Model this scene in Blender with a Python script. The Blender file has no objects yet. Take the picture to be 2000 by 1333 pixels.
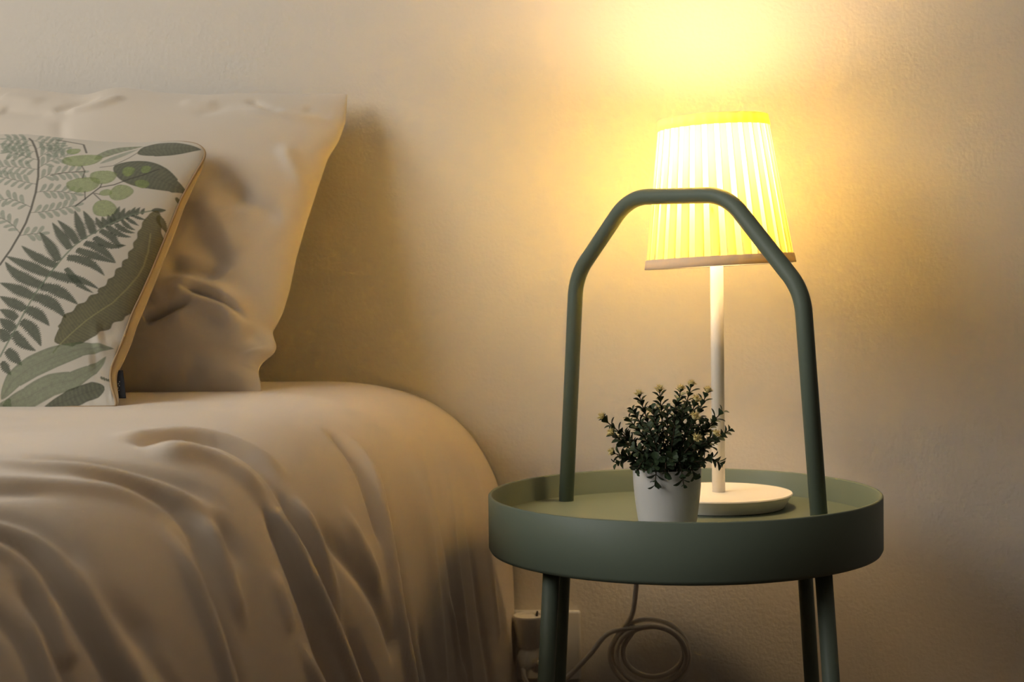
import bpy, bmesh, math, random
import numpy as np
from mathutils import Vector, Matrix

scene = bpy.context.scene
C = scene.collection

# ---------------------------------------------------------------- camera
YAW, PITCH, ROLL = math.radians(5.2), math.radians(2.17), math.radians(0.78)
_f = Vector((-math.sin(YAW) * math.cos(PITCH), math.cos(YAW) * math.cos(PITCH), -math.sin(PITCH)))
_r = Vector((math.cos(YAW), math.sin(YAW), 0)); _u = _r.cross(_f)
_right = _r * math.cos(ROLL) - _u * math.sin(ROLL); _up = _u * math.cos(ROLL) + _r * math.sin(ROLL)
camd = bpy.data.cameras.new('camera'); cam = bpy.data.objects.new('camera', camd); C.objects.link(cam)
_m = Matrix((_right, _up, -_f)).transposed().to_4x4(); _m.translation = Vector((0, -1.87, 0.72)); cam.matrix_world = _m
camd.sensor_width = 36.0; camd.lens = 36.0 * 2941.0 / 2000.0; camd.clip_start = 0.02
camd.dof.use_dof = True; camd.dof.focus_distance = 1.50; camd.dof.aperture_fstop = 8.0
scene.camera = cam

# ---------------------------------------------------------------- sky, daylight through the window, exposure
world = bpy.data.worlds.new('world'); scene.world = world; world.use_nodes = True
world.node_tree.nodes['Background'].inputs[0].default_value = (0.62, 0.70, 0.80, 1)
world.node_tree.nodes['Background'].inputs[1].default_value = 0.5
WIN_Y0, WIN_Y1, WIN_Z0, WIN_Z1, WIN_X = -2.70, -0.70, 1.10, 2.40, -1.80
ld = bpy.data.lights.new('window_daylight', 'AREA'); ld.shape = 'RECTANGLE'; ld.size = WIN_Z1 - WIN_Z0; ld.size_y = WIN_Y1 - WIN_Y0
ld.energy = 54.0; ld.color = (1.0, 0.985, 0.97)
lo = bpy.data.objects.new('window_daylight', ld); C.objects.link(lo)
lo.location = (WIN_X - 0.16, (WIN_Y0 + WIN_Y1) / 2, (WIN_Z0 + WIN_Z1) / 2); lo.rotation_euler = (0, math.radians(-90), 0)
BULB_STRENGTH = 305.0
BULB_COLOR = (1.0, 0.69, 0.37)
vs = scene.view_settings
vs.view_transform = 'Standard'; vs.look = 'None'; vs.gamma = 1.0; vs.use_curve_mapping = False; vs.exposure = 0.0
scene.cycles.use_denoising = True; scene.cycles.use_adaptive_sampling = True; scene.cycles.adaptive_threshold = 0.05
scene.cycles.max_bounces = 7; scene.cycles.diffuse_bounces = 3; scene.cycles.transmission_bounces = 6; scene.cycles.transparent_max_bounces = 12
scene.cycles.sample_clamp_indirect = 0.0

# ---------------------------------------------------------------- helpers
rng = random.Random(7)
def lin(r, g, b):
    f = lambda c: (c / 255 / 12.92) if c / 255 <= 0.04045 else ((c / 255 + 0.055) / 1.055) ** 2.4
    return (f(r), f(g), f(b), 1.0)
def mat(name, col, rough=0.6, var=0.06, vscale=18.0, bump=0.0, bscale=120.0, bdist=0.001, spec=0.4, sheen=0.0, metallic=0.0, bdetail=2.0):
    """Principled with a little procedural colour variation and relief in object space"""
    m = bpy.data.materials.new(name); m.use_nodes = True
    nt = m.node_tree; b = nt.nodes['Principled BSDF']
    tc = nt.nodes.new('ShaderNodeTexCoord')
    n = nt.nodes.new('ShaderNodeTexNoise'); n.inputs['Scale'].default_value = vscale; n.inputs['Detail'].default_value = 3
    nt.links.new(tc.outputs['Object'], n.inputs['Vector'])
    r = nt.nodes.new('ShaderNodeValToRGB')
    r.color_ramp.elements[0].position = 0.3; r.color_ramp.elements[1].position = 0.7
    r.color_ramp.elements[0].color = (col[0] * (1 - var), col[1] * (1 - var), col[2] * (1 - var), 1)
    r.color_ramp.elements[1].color = (min(1, col[0] * (1 + var)), min(1, col[1] * (1 + var)), min(1, col[2] * (1 + var)), 1)
    nt.links.new(n.outputs['Fac'], r.inputs['Fac']); nt.links.new(r.outputs['Color'], b.inputs['Base Color'])
    b.inputs['Roughness'].default_value = rough; b.inputs['Specular IOR Level'].default_value = spec
    b.inputs['Metallic'].default_value = metallic
    if sheen: b.inputs['Sheen Weight'].default_value = sheen; b.inputs['Sheen Roughness'].default_value = 0.5
    if bump:
        n2 = nt.nodes.new('ShaderNodeTexNoise'); n2.inputs['Scale'].default_value = bscale; n2.inputs['Detail'].default_value = bdetail
        nt.links.new(tc.outputs['Object'], n2.inputs['Vector'])
        bp = nt.nodes.new('ShaderNodeBump'); bp.inputs['Strength'].default_value = bump; bp.inputs['Distance'].default_value = bdist
        nt.links.new(n2.outputs['Fac'], bp.inputs['Height']); nt.links.new(bp.outputs['Normal'], b.inputs['Normal'])
    return m
def obj(name, me, m=None, parent=None, smooth_=True):
    if m is not None: me.materials.append(m)
    if smooth_: me.polygons.foreach_set('use_smooth', [True] * len(me.polygons))
    o = bpy.data.objects.new(name, me); C.objects.link(o)
    if parent is not None: o.parent = parent
    return o
def tag(o, label, cat=None, group=None, kind=None):
    if label: o['label'] = label
    if cat: o['category'] = cat
    if group: o['group'] = group
    if kind: o['kind'] = kind
    return o
def thing(name, label, cat, loc=(0, 0, 0), group=None):
    o = bpy.data.objects.new(name, None); C.objects.link(o); o.location = loc; o.empty_display_size = 0.05
    return tag(o, label, cat, group)
def from_np(name, V, Fq):
    me = bpy.data.meshes.new(name); me.from_pydata([tuple(v) for v in V], [], [tuple(f) for f in Fq]); me.update(); return me
def grid_mesh(name, P, flip=False):
    """fast quad grid from an (n,m,3) array"""
    n, m = P.shape[:2]
    idx = np.arange(n * m).reshape(n, m)
    q = np.stack([idx[:-1, :-1], idx[1:, :-1], idx[1:, 1:], idx[:-1, 1:]], -1).reshape(-1, 4)
    if flip: q = q[:, ::-1]
    me = bpy.data.meshes.new(name)
    me.vertices.add(n * m); me.vertices.foreach_set('co', P.reshape(-1).astype(np.float32))
    me.loops.add(q.size); me.loops.foreach_set('vertex_index', q.reshape(-1).astype(np.int32))
    me.polygons.add(len(q)); me.polygons.foreach_set('loop_start', np.arange(0, q.size, 4, dtype=np.int32))
    me.polygons.foreach_set('loop_total', np.full(len(q), 4, np.int32))
    me.update(calc_edges=True); me.validate()
    return me
def lathe(name, prof, n=64, cap0=True, cap1=True):
    """prof: (r, z) list, from bottom to top; closed with caps where asked"""
    V, Fq = [], []
    for r, z in prof:
        for k in range(n):
            a = 2 * math.pi * k / n; V.append((r * math.cos(a), r * math.sin(a), z))
    for i in range(len(prof) - 1):
        for k in range(n):
            k2 = (k + 1) % n; Fq.append((i * n + k, i * n + k2, (i + 1) * n + k2, (i + 1) * n + k))
    if cap0: Fq.append(tuple(range(n - 1, -1, -1)))
    if cap1: Fq.append(tuple(range((len(prof) - 1) * n, len(prof) * n)))
    return from_np(name, V, Fq)
def tube(name, pts, r, n=16, caps=True, closed=False):
    """sweep a circle along a 3-D polyline; r a number or one per point"""
    P = [Vector(p) for p in pts]; N = len(P)
    rs = r if hasattr(r, '__len__') else [r] * N
    T = []
    for i in range(N):
        a = P[(i - 1) % N] if (closed or i > 0) else P[0]; b = P[(i + 1) % N] if (closed or i < N - 1) else P[-1]
        T.append((b - a).normalized())
    x = T[0].orthogonal().normalized(); V, Fq = [], []
    for i in range(N):
        x = (x - T[i] * x.dot(T[i])).normalized(); y = T[i].cross(x)
        for k in range(n):
            a = 2 * math.pi * k / n; V.append(P[i] + (x * math.cos(a) + y * math.sin(a)) * rs[i])
    for i in range(N if closed else N - 1):
        j = (i + 1) % N
        for k in range(n):
            k2 = (k + 1) % n; Fq.append((i * n + k, i * n + k2, j * n + k2, j * n + k))
    if caps and not closed:
        Fq.append(tuple(range(n - 1, -1, -1))); Fq.append(tuple(range((N - 1) * n, N * n)))
    return from_np(name, V, Fq)
def spline(pts, n):
    """Catmull-Rom through the points, n steps per span"""
    P = [Vector(p) for p in pts]; P = [P[0] * 2 - P[1]] + P + [P[-1] * 2 - P[-2]]; out = []
    for i in range(1, len(P) - 2):
        a, b, c, d = P[i - 1:i + 3]
        for k in range(n):
            t = k / n
            out.append(0.5 * ((2 * b) + (c - a) * t + (2 * a - 5 * b + 4 * c - d) * t * t + (-a + 3 * b - 3 * c + d) * t ** 3))
    out.append(P[-2]); return out
def fillet(pts, rad, n=10):
    P = [Vector(p) for p in pts]; out = [P[0]]
    for i in range(1, len(P) - 1):
        a = (P[i - 1] - P[i]); b = (P[i + 1] - P[i]); ua, ub = a.normalized(), b.normalized()
        half = math.acos(max(-1, min(1, ua.dot(ub)))) / 2; t = min(rad / math.tan(half), a.length * .49, b.length * .49)
        p0, p1 = P[i] + ua * t, P[i] + ub * t; R = t * math.tan(half)
        cen = P[i] + (ua + ub).normalized() * (R / math.sin(half))
        v0, v1 = p0 - cen, p1 - cen; ang = v0.angle(v1)
        for k in range(n + 1):
            s = k / n; out.append(cen + (v0 * math.sin((1 - s) * ang) + v1 * math.sin(s * ang)) / math.sin(ang))
    out.append(P[-1]); return out
def box(name, x0, x1, y0, y1, z0, z1, bev=0.0, seg=2):
    bm = bmesh.new(); bmesh.ops.create_cube(bm, size=1.0)
    for v in bm.verts: v.co = Vector(((x0 + x1) / 2 + v.co.x * (x1 - x0), (y0 + y1) / 2 + v.co.y * (y1 - y0), (z0 + z1) / 2 + v.co.z * (z1 - z0)))
    if bev: bmesh.ops.bevel(bm, geom=bm.edges[:], offset=bev, segments=seg, affect='EDGES', profile=0.5)
    me = bpy.data.meshes.new(name); bm.to_mesh(me); bm.free(); return me
def join(name, *meshes):
    bm = bmesh.new()
    for me in meshes: bm.from_mesh(me)
    me = bpy.data.meshes.new(name); bm.to_mesh(me); bm.free(); return me
def autosmooth(o, deg=35):
    me = o.data; bm = bmesh.new(); bm.from_mesh(me)
    for e in bm.edges: e.smooth = not (len(e.link_faces) == 2 and e.calc_face_angle(0) > math.radians(deg))
    for f in bm.faces: f.smooth = True
    bm.to_mesh(me); bm.free(); return o

# ---------------------------------------------------------------- cloth surfaces (numpy only)
BED_Z = 0.603
def bed_profile(y):
    """half-profile numbers of the bed cover at depth y (0 = wall, negative = towards the foot)"""
    k = np.clip(-np.asarray(y, float), 0, 2.1)
    xs = -0.175 - 0.15 * k * k / (k + 0.12)     # outermost x of the hanging side: the cover stands askew to the wall
    rx = 0.225 - 0.03 * np.minimum(k, 1.0)      # width of the rounded shoulder
    rz = 0.28 + 0.0 * k                         # height of the rounded shoulder
    return xs, rx, rz
_PH = np.linspace(0, 1, 200)
_AX = np.sin(_PH * np.pi / 2) ** (2 / 2.7)
_AZ = np.cos(_PH * np.pi / 2) ** (2 / 2.7)
_L = np.concatenate([[0], np.cumsum(np.hypot(np.diff(_AX) * 0.235, np.diff(_AZ) * 0.30))])
_LT = _L[-1]
def bed_base(s, y):
    """s: metres along the profile, 0 where the shoulder starts; s<0 flat top, s>_LT straight side"""
    s = np.asarray(s, float); y = np.asarray(y, float)
    xs, rx, rz = bed_profile(y)
    sc = np.clip(s, 0, _LT)
    ax = np.interp(sc, _L, _AX); az = np.interp(sc, _L, _AZ)
    x = xs - rx + np.minimum(s, 0) + rx * ax
    z = BED_Z - rz * (1 - az) - np.maximum(s - _LT, 0)
    x = x + 0.03 * np.maximum(s - _LT, 0)
    z = z - 0.010 * np.exp(-((y + 0.0) / 0.06) ** 2) * (s < 5)
    return np.stack([x, y + 0 * x, z], -1)
def smooth(a, b, x):
    t = np.clip((x - a) / (b - a), 0, 1); return t * t * (3 - 2 * t)
def poly_field(P, line):
    """signed distance to and relative position along a polyline, for points P (...,2)"""
    line = np.asarray(line, float)
    seg = np.diff(line, axis=0); ln = np.hypot(seg[:, 0], seg[:, 1]); cum = np.concatenate([[0], np.cumsum(ln)])
    best = np.full(P.shape[:-1], 1e9); sd = np.zeros(P.shape[:-1]); tt = np.zeros(P.shape[:-1])
    for i in range(len(seg)):
        if ln[i] < 1e-9: continue
        d = P - line[i]; e = seg[i] / ln[i]
        t = np.clip(d @ e, 0, ln[i]); q = d - t[..., None] * e
        dist = np.hypot(q[..., 0], q[..., 1]); m = dist < best
        best = np.where(m, dist, best)
        sd = np.where(m, np.where(e[0] * q[..., 1] - e[1] * q[..., 0] >= 0, dist, -dist), sd)
        tt = np.where(m, (cum[i] + t) / cum[-1], tt)
    return sd, tt
def fold_height(P, folds):
    """folds: (amp, width on the left of the line, width on the right, fade start, fade end, line)"""
    h = np.zeros(P.shape[:-1])
    for amp, wl, wr, f0, f1, line in folds:
        L = np.asarray(line, float); pad = 3.2 * max(wl, wr)
        m = ((P[..., 0] > L[:, 0].min() - pad) & (P[..., 0] < L[:, 0].max() + pad) &
             (P[..., 1] > L[:, 1].min() - pad) & (P[..., 1] < L[:, 1].max() + pad))
        if not m.any(): continue
        sd, t = poly_field(P[m], L)
        w = np.where(sd >= 0, wl, wr)
        fade = (smooth(0, f0, t) if f0 > 0 else 1.0) * (smooth(0, f1, 1 - t) if f1 > 0 else 1.0)
        h[m] += amp * np.exp(-(sd / w) ** 2) * fade
    return h
def resample(line, n):
    line = np.asarray(line, float)
    c = np.concatenate([[0], np.cumsum(np.hypot(*np.diff(line, axis=0).T))]); t = np.linspace(0, c[-1], n)
    return np.stack([np.interp(t, c, line[:, 0]), np.interp(t, c, line[:, 1])], -1)
def smooth_line(line, n, it=6):
    q = resample(line, n)
    for _ in range(it): q[1:-1] = 0.25 * q[:-2] + 0.5 * q[1:-1] + 0.25 * q[2:]
    return q
class Sheet:
    """a filled cloth case: four edges in a leaning plane, bulging to the front and to the back"""
    def __init__(s, origin, lean, top, right, bottom, left, hf, hb, pu, pv, it=4):
        s.o = np.array(origin, float); s.A = np.array([1., 0, 0]); s.B = np.array([0, lean[0], lean[1]]); s.B /= np.linalg.norm(s.B)
        s.N = np.cross(s.A, s.B)
        s.top, s.right, s.bottom, s.left = [smooth_line(e, 160, it) for e in (top, right, bottom, left)]
        s.hf, s.hb, s.pu, s.pv = hf, hb, pu, pv
    def ab(s, u, v):
        t = np.linspace(0, 1, 160)
        f = lambda e, k: np.stack([np.interp(k, t, e[:, 0]), np.interp(k, t, e[:, 1])], -1)
        T, Bo, R, Le = f(s.top, u), f(s.bottom, u), f(s.right, v), f(s.left, v)
        c00, c10, c01, c11 = s.bottom[0], s.bottom[-1], s.top[0], s.top[-1]
        u = u[..., None]; v = v[..., None]
        return ((1 - v) * Bo + v * T + (1 - u) * Le + u * R
                - ((1 - u) * (1 - v) * c00 + u * (1 - v) * c10 + (1 - u) * v * c01 + u * v * c11))
    def bulge(s, u, v):
        return (np.clip(4 * u * (1 - u), 0, 1) ** s.pu) * (np.clip(4 * v * (1 - v), 0, 1) ** s.pv)
    def pts(s, u, v, h):
        ab = s.ab(u, v)
        return s.o + ab[..., :1] * s.A + ab[..., 1:] * s.B + h[..., None] * s.N
PILLOW_EDGES = dict(top=[(-1.0659,0.4249),(-0.9859,0.4229),(-0.8112,0.4349),(-0.7705,0.4319),(-0.7292,0.4241),(-0.6883,0.4171),(-0.6544,0.4299),(-0.6377,0.4285),(-0.5905,0.4197),(-0.5444,0.4158),(-0.5187,0.4174),(-0.4865,0.4180),(-0.4544,0.4186),(-0.4157,0.4174),(-0.3902,0.4182),(-0.3659,0.4182)],
 right=[(-0.4223,-0.0019),(-0.4241,0.0134),(-0.4282,0.0231),(-0.4294,0.0327),(-0.4247,0.0418),(-0.4132,0.0521),(-0.4120,0.0612),(-0.4157,0.0685),(-0.4200,0.0798),(-0.4165,0.0851),(-0.4101,0.1051),(-0.4061,0.1322),(-0.4025,0.1808),(-0.3958,0.2306),(-0.3882,0.2745),(-0.3804,0.3194),(-0.3692,0.3459),(-0.3634,0.3768),(-0.3659,0.4182)],
 bottom=[(-0.9959,-0.0041),(-0.8659,-0.0041),(-0.7172,-0.0041),(-0.6586,-0.0039),(-0.5770,-0.0045),(-0.5251,-0.0042),(-0.4852,-0.0014),(-0.4566,-0.0016),(-0.4223,-0.0019)],
 left=[(-0.9959,-0.0041),(-0.9759,0.0800),(-1.0159,0.2000),(-1.0459,0.3000),(-1.0659,0.4249)])
CUSHION_EDGES = dict(top=[(-0.9189,0.3896),(-0.8889,0.4056),(-0.7511,0.4096),(-0.7137,0.4084),(-0.6687,0.4005),(-0.6244,0.3937),(-0.5815,0.3914),(-0.5517,0.3931),(-0.5339,0.3943),(-0.5152,0.3910),(-0.5051,0.3854),(-0.4989,0.3747)],
 right=[(-0.5169,-0.0008),(-0.5158,0.0101),(-0.5191,0.0198),(-0.5245,0.0362),(-0.5265,0.0495),(-0.5244,0.0562),(-0.5224,0.0731),(-0.5210,0.0902),(-0.5211,0.1147),(-0.5182,0.1433),(-0.5152,0.1799),(-0.5120,0.2178),(-0.5088,0.2568),(-0.5067,0.2889),(-0.5017,0.3218),(-0.4968,0.3513),(-0.4989,0.3747)],
 bottom=[(-0.8889,0.0015),(-0.8589,-0.0025),(-0.6330,-0.0025),(-0.5808,-0.0041),(-0.5451,-0.0031),(-0.5223,-0.0020),(-0.5169,-0.0008)],
 left=[(-0.8889,0.0015),(-0.8689,0.0600),(-0.8639,0.1500),(-0.8789,0.2500),(-0.9189,0.3896)])
pillow_sheet = Sheet((0, -0.26, 0.603), (0.215, 0.34), PILLOW_EDGES['top'], PILLOW_EDGES['right'], PILLOW_EDGES['bottom'], PILLOW_EDGES['left'], 0.085, 0.05, 0.62, 0.55)
cushion_sheet = Sheet((0, -0.45, 0.603), (0.25, 0.262), CUSHION_EDGES['top'], CUSHION_EDGES['right'], CUSHION_EDGES['bottom'], CUSHION_EDGES['left'], 0.052, 0.05, 0.55, 0.6)
BED_FOLDS = [
 (-0.00725,0.01105,0.01105,0.15,0.2,[(0.0947,-0.7577),(0.0921,-0.7358),(0.0904,-0.7139),(0.0905,-0.6922),(0.0941,-0.6713),(0.1031,-0.6535),(0.1184,-0.6415),(0.1382,-0.6361),(0.1595,-0.6360),(0.1806,-0.6398),(0.2010,-0.6467),(0.2211,-0.6553),(0.2412,-0.6641)]),
 (0.0087,0.0136,0.0136,0.25,0.3,[(0.1164,-0.7660),(0.1164,-0.7506),(0.1168,-0.7352),(0.1192,-0.7206),(0.1254,-0.7077),(0.1355,-0.6976),(0.1486,-0.6906),(0.1631,-0.6864),(0.1782,-0.6849),(0.1934,-0.6856),(0.2087,-0.6878)]),
 (0.005075,0.0102,0.0102,0.2,0.2,[(0.0748,-0.7465),(0.0734,-0.7231),(0.0730,-0.6998),(0.0745,-0.6765),(0.0785,-0.6540),(0.0872,-0.6344),(0.1024,-0.6200),(0.1226,-0.6117),(0.1450,-0.6082),(0.1679,-0.6088),(0.1906,-0.6124)]),
 (-0.00435,0.0102,0.0102,0.05,0.2,[(-0.0193,-0.8666),(0.0013,-0.8678),(0.0217,-0.8685),(0.0414,-0.8667),(0.0597,-0.8603),(0.0760,-0.8490),(0.0905,-0.8347),(0.1040,-0.8192),(0.1178,-0.8041),(0.1329,-0.7906),(0.1490,-0.7783),(0.1656,-0.7675),(0.1837,-0.7609),(0.2032,-0.7591)]),
 (0.00435,0.0102,0.0102,0.05,0.2,[(0.0151,-0.9182),(0.0351,-0.9126),(0.0543,-0.9057),(0.0713,-0.8955),(0.0852,-0.8813),(0.0972,-0.8644),(0.1085,-0.8468),(0.1202,-0.8296),(0.1334,-0.8136),(0.1485,-0.7995),(0.1655,-0.7887),(0.1840,-0.7836),(0.2032,-0.7842)]),
 (-0.006525,0.01105,0.01105,0.2,0.05,[(0.1073,-0.8833),(0.1171,-0.8644),(0.1280,-0.8462),(0.1407,-0.8295),(0.1561,-0.8166),(0.1739,-0.8107),(0.1927,-0.8133),(0.2112,-0.8219),(0.2298,-0.8315),(0.2495,-0.8386),(0.2701,-0.8424),(0.2912,-0.8432),(0.3121,-0.8411),(0.3328,-0.8364),(0.3531,-0.8301),(0.3733,-0.8233)]),
 (0.00435,0.0102,0.0102,0.05,0.3,[(0.0657,-0.9867),(0.0788,-0.9705),(0.0913,-0.9540),(0.1026,-0.9367),(0.1121,-0.9184),(0.1206,-0.8994),(0.1291,-0.8806),(0.1392,-0.8629),(0.1526,-0.8486),(0.1695,-0.8402),(0.1887,-0.8373)]),
 (-0.0029,0.0085,0.0085,0.05,0.4,[(0.0820,-1.0076),(0.0908,-0.9944),(0.0995,-0.9812),(0.1078,-0.9678),(0.1154,-0.9539),(0.1224,-0.9397),(0.1293,-0.9255),(0.1363,-0.9113)]),
 (-0.00406,0.0102,0.0102,0.05,0.2,[(0.1073,-1.0383),(0.1134,-1.0264),(0.1194,-1.0144),(0.1256,-1.0027),(0.1329,-0.9919),(0.1422,-0.9831),(0.1534,-0.9769),(0.1660,-0.9732),(0.1790,-0.9715),(0.1921,-0.9719),(0.2050,-0.9741)]),
 (0.00406,0.0102,0.0102,0.05,0.05,[(0.1164,-1.0495),(0.1250,-1.0324),(0.1343,-1.0157),(0.1456,-1.0014),(0.1602,-0.9917),(0.1778,-0.9873),(0.1966,-0.9861),(0.2157,-0.9857),(0.2347,-0.9846),(0.2535,-0.9816),(0.2718,-0.9762),(0.2895,-0.9691),(0.3070,-0.9612),(0.3244,-0.9532)]),
 (-0.005075,0.0085,0.0085,0.05,0.05,[(0.1236,-1.0579),(0.1328,-1.0404),(0.1427,-1.0239),(0.1549,-1.0109),(0.1708,-1.0042),(0.1893,-1.0029),(0.2088,-1.0034),(0.2284,-1.0029),(0.2479,-1.0008),(0.2671,-0.9969),(0.2859,-0.9911),(0.3043,-0.9842),(0.3226,-0.9769)]),
 (0.00435,0.0085,0.0085,0.05,0.05,[(0.1381,-1.0746),(0.1438,-1.0608),(0.1495,-1.0469),(0.1561,-1.0342),(0.1650,-1.0249),(0.1771,-1.0212),(0.1911,-1.0222),(0.2058,-1.0251),(0.2205,-1.0277),(0.2353,-1.0293),(0.2503,-1.0300)]),
 (-0.005075,0.0085,0.0085,0.2,0.05,[(0.1815,-1.0355),(0.1951,-1.0367),(0.2086,-1.0381),(0.2221,-1.0396),(0.2356,-1.0410),(0.2491,-1.0415),(0.2625,-1.0407),(0.2760,-1.0388),(0.2893,-1.0365),(0.3027,-1.0341)]),
 (0.003625,0.00765,0.00765,0.3,0.05,[(0.1924,-1.0481),(0.2049,-1.0505),(0.2175,-1.0527),(0.2301,-1.0546),(0.2427,-1.0562),(0.2554,-1.0573),(0.2682,-1.0578),(0.2809,-1.0579),(0.2937,-1.0579)]),
 (-0.003625,0.0085,0.0085,0.2,0.05,[(0.1797,-1.1179),(0.1876,-1.1023),(0.1959,-1.0875),(0.2063,-1.0763),(0.2199,-1.0713),(0.2361,-1.0713),(0.2534,-1.0728),(0.2708,-1.0739),(0.2883,-1.0746)]),
 (-0.005075,0.0136,0.0136,0.3,0.05,[(0.2105,-0.9769),(0.2263,-0.9683),(0.2416,-0.9589),(0.2569,-0.9494),(0.2726,-0.9405),(0.2885,-0.9319),(0.3041,-0.9227),(0.3194,-0.9130),(0.3346,-0.9030),(0.3498,-0.8931)]),
 (0.00435,0.0102,0.0102,0.3,0.05,[(0.2430,-0.9518),(0.2570,-0.9445),(0.2711,-0.9373),(0.2850,-0.9298),(0.2986,-0.9219),(0.3119,-0.9134),(0.3252,-0.9048),(0.3384,-0.8962),(0.3516,-0.8875)]),
 (0.006525,0.00935,0.00935,0.3,0.05,[(0.1743,-0.8540),(0.1931,-0.8561),(0.2117,-0.8588),(0.2304,-0.8617),(0.2491,-0.8635),(0.2679,-0.8639),(0.2867,-0.8630),(0.3054,-0.8610),(0.3239,-0.8576),(0.3423,-0.8531),(0.3606,-0.8484)]),
 (0.006525,0.0085,0.0085,0.25,0.3,[(0.1779,-0.7898),(0.1907,-0.7920),(0.2033,-0.7948),(0.2157,-0.7984),(0.2281,-0.8023),(0.2405,-0.8059),(0.2532,-0.8085),(0.2660,-0.8097),(0.2789,-0.8098),(0.2919,-0.8093)]),
 (-0.00551,0.00935,0.00935,0.45,0.4,[(0.1833,-0.7674),(0.1925,-0.7688),(0.2016,-0.7706),(0.2105,-0.7730),(0.2192,-0.7761),(0.2278,-0.7795),(0.2364,-0.7832),(0.2448,-0.7870)]),
 (-0.0087,0.0102,0.0102,0.2,0.05,[(0.1815,-0.6836),(0.2051,-0.6935),(0.2290,-0.7012),(0.2536,-0.7048),(0.2786,-0.7034),(0.3032,-0.6978),(0.3271,-0.6891),(0.3502,-0.6783),(0.3728,-0.6663),(0.3949,-0.6533),(0.4167,-0.6399),(0.4384,-0.6264)]),
 (0.0087,0.0085,0.0085,0.1,0.03,[(0.1833,-0.6892),(0.2138,-0.6870),(0.2442,-0.6847),(0.2739,-0.6798),(0.3021,-0.6701),(0.3287,-0.6557),(0.3536,-0.6382),(0.3775,-0.6190),(0.4004,-0.5987),(0.4229,-0.5778),(0.4451,-0.5567),(0.4674,-0.5356)]),
 (-0.010875,0.0119,0.0119,0.2,0.05,[(0.1779,-0.6404),(0.2057,-0.6463),(0.2336,-0.6502),(0.2614,-0.6494),(0.2886,-0.6433),(0.3150,-0.6332),(0.3406,-0.6209),(0.3655,-0.6073),(0.3898,-0.5924),(0.4134,-0.5766),(0.4368,-0.5604),(0.4601,-0.5440)]),
 (0.00725,0.0085,0.0085,0.2,0.1,[(0.1942,-0.6264),(0.2127,-0.6302),(0.2312,-0.6336),(0.2498,-0.6359),(0.2685,-0.6363),(0.2872,-0.6348),(0.3058,-0.6318),(0.3242,-0.6278),(0.3424,-0.6231),(0.3606,-0.6180)]),
 (-0.007975,0.01275,0.01275,0.2,0.1,[(0.2195,-0.6194),(0.2393,-0.6093),(0.2582,-0.5977),(0.2763,-0.5847),(0.2941,-0.5712),(0.3121,-0.5580),(0.3306,-0.5454),(0.3495,-0.5335),(0.3686,-0.5219),(0.3878,-0.5105)]),
 (0.00435,0.0102,0.0102,0.3,0.3,[(0.2177,-0.5608),(0.2335,-0.5591),(0.2492,-0.5567),(0.2646,-0.5530),(0.2795,-0.5478),(0.2944,-0.5422),(0.3094,-0.5367),(0.3244,-0.5314)]),
 (-0.006525,0.00765,0.00765,0.2,0.2,[(0.1363,-0.4337),(0.1533,-0.4396),(0.1702,-0.4457),(0.1867,-0.4527),(0.2028,-0.4606),(0.2186,-0.4692),(0.2344,-0.4777),(0.2506,-0.4852),(0.2675,-0.4913),(0.2846,-0.4965)]),
 (0.007975,0.0085,0.0085,0.25,0.03,[(0.1381,-0.4044),(0.1660,-0.4125),(0.1921,-0.4255),(0.2164,-0.4423),(0.2409,-0.4593),(0.2667,-0.4740),(0.2941,-0.4852),(0.3227,-0.4918),(0.3517,-0.4926),(0.3808,-0.4880),(0.4093,-0.4796),(0.4374,-0.4692),(0.4651,-0.4579),(0.4927,-0.4463)]),
 (-0.005075,0.01105,0.01105,0.3,0.1,[(0.1725,-0.3974),(0.1999,-0.4139),(0.2270,-0.4309),(0.2545,-0.4470),(0.2834,-0.4600),(0.3137,-0.4673),(0.3449,-0.4682),(0.3760,-0.4632),(0.4066,-0.4543),(0.4367,-0.4434),(0.4666,-0.4317),(0.4963,-0.4197)]),
 (0.003625,0.0102,0.0102,0.3,0.05,[(0.1887,-0.3080),(0.2176,-0.3283),(0.2472,-0.3471),(0.2785,-0.3624),(0.3115,-0.3727),(0.3458,-0.3771),(0.3806,-0.3762),(0.4154,-0.3718),(0.4501,-0.3660),(0.4849,-0.3605),(0.5198,-0.3555)]),
 (-0.00319,0.0102,0.0102,0.3,0.05,[(0.1906,-0.2438),(0.2166,-0.2644),(0.2436,-0.2836),(0.2721,-0.3001),(0.3021,-0.3122),(0.3334,-0.3174),(0.3653,-0.3149),(0.3972,-0.3071),(0.4288,-0.2968),(0.4601,-0.2857)]),
 (0.00406,0.0085,0.0085,0.3,0.05,[(0.1942,-0.1949),(0.2244,-0.2209),(0.2548,-0.2464),(0.2867,-0.2691),(0.3215,-0.2840),(0.3588,-0.2882),(0.3973,-0.2834),(0.4357,-0.2738),(0.4739,-0.2628),(0.5122,-0.2518),(0.5506,-0.2410)]),
 (-0.00319,0.00935,0.00935,0.3,0.05,[(0.2141,-0.1572),(0.2462,-0.1809),(0.2794,-0.2023),(0.3146,-0.2171),(0.3518,-0.2210),(0.3898,-0.2148),(0.4275,-0.2030),(0.4652,-0.1902),(0.5032,-0.1780),(0.5414,-0.1663),(0.5796,-0.1544)]),
 (0.0029,0.0085,0.0085,0.3,0.05,[(0.2231,-0.0944),(0.2510,-0.1137),(0.2796,-0.1316),(0.3095,-0.1456),(0.3408,-0.1524),(0.3730,-0.1505),(0.4050,-0.1417),(0.4364,-0.1292),(0.4674,-0.1153)]),
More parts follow.
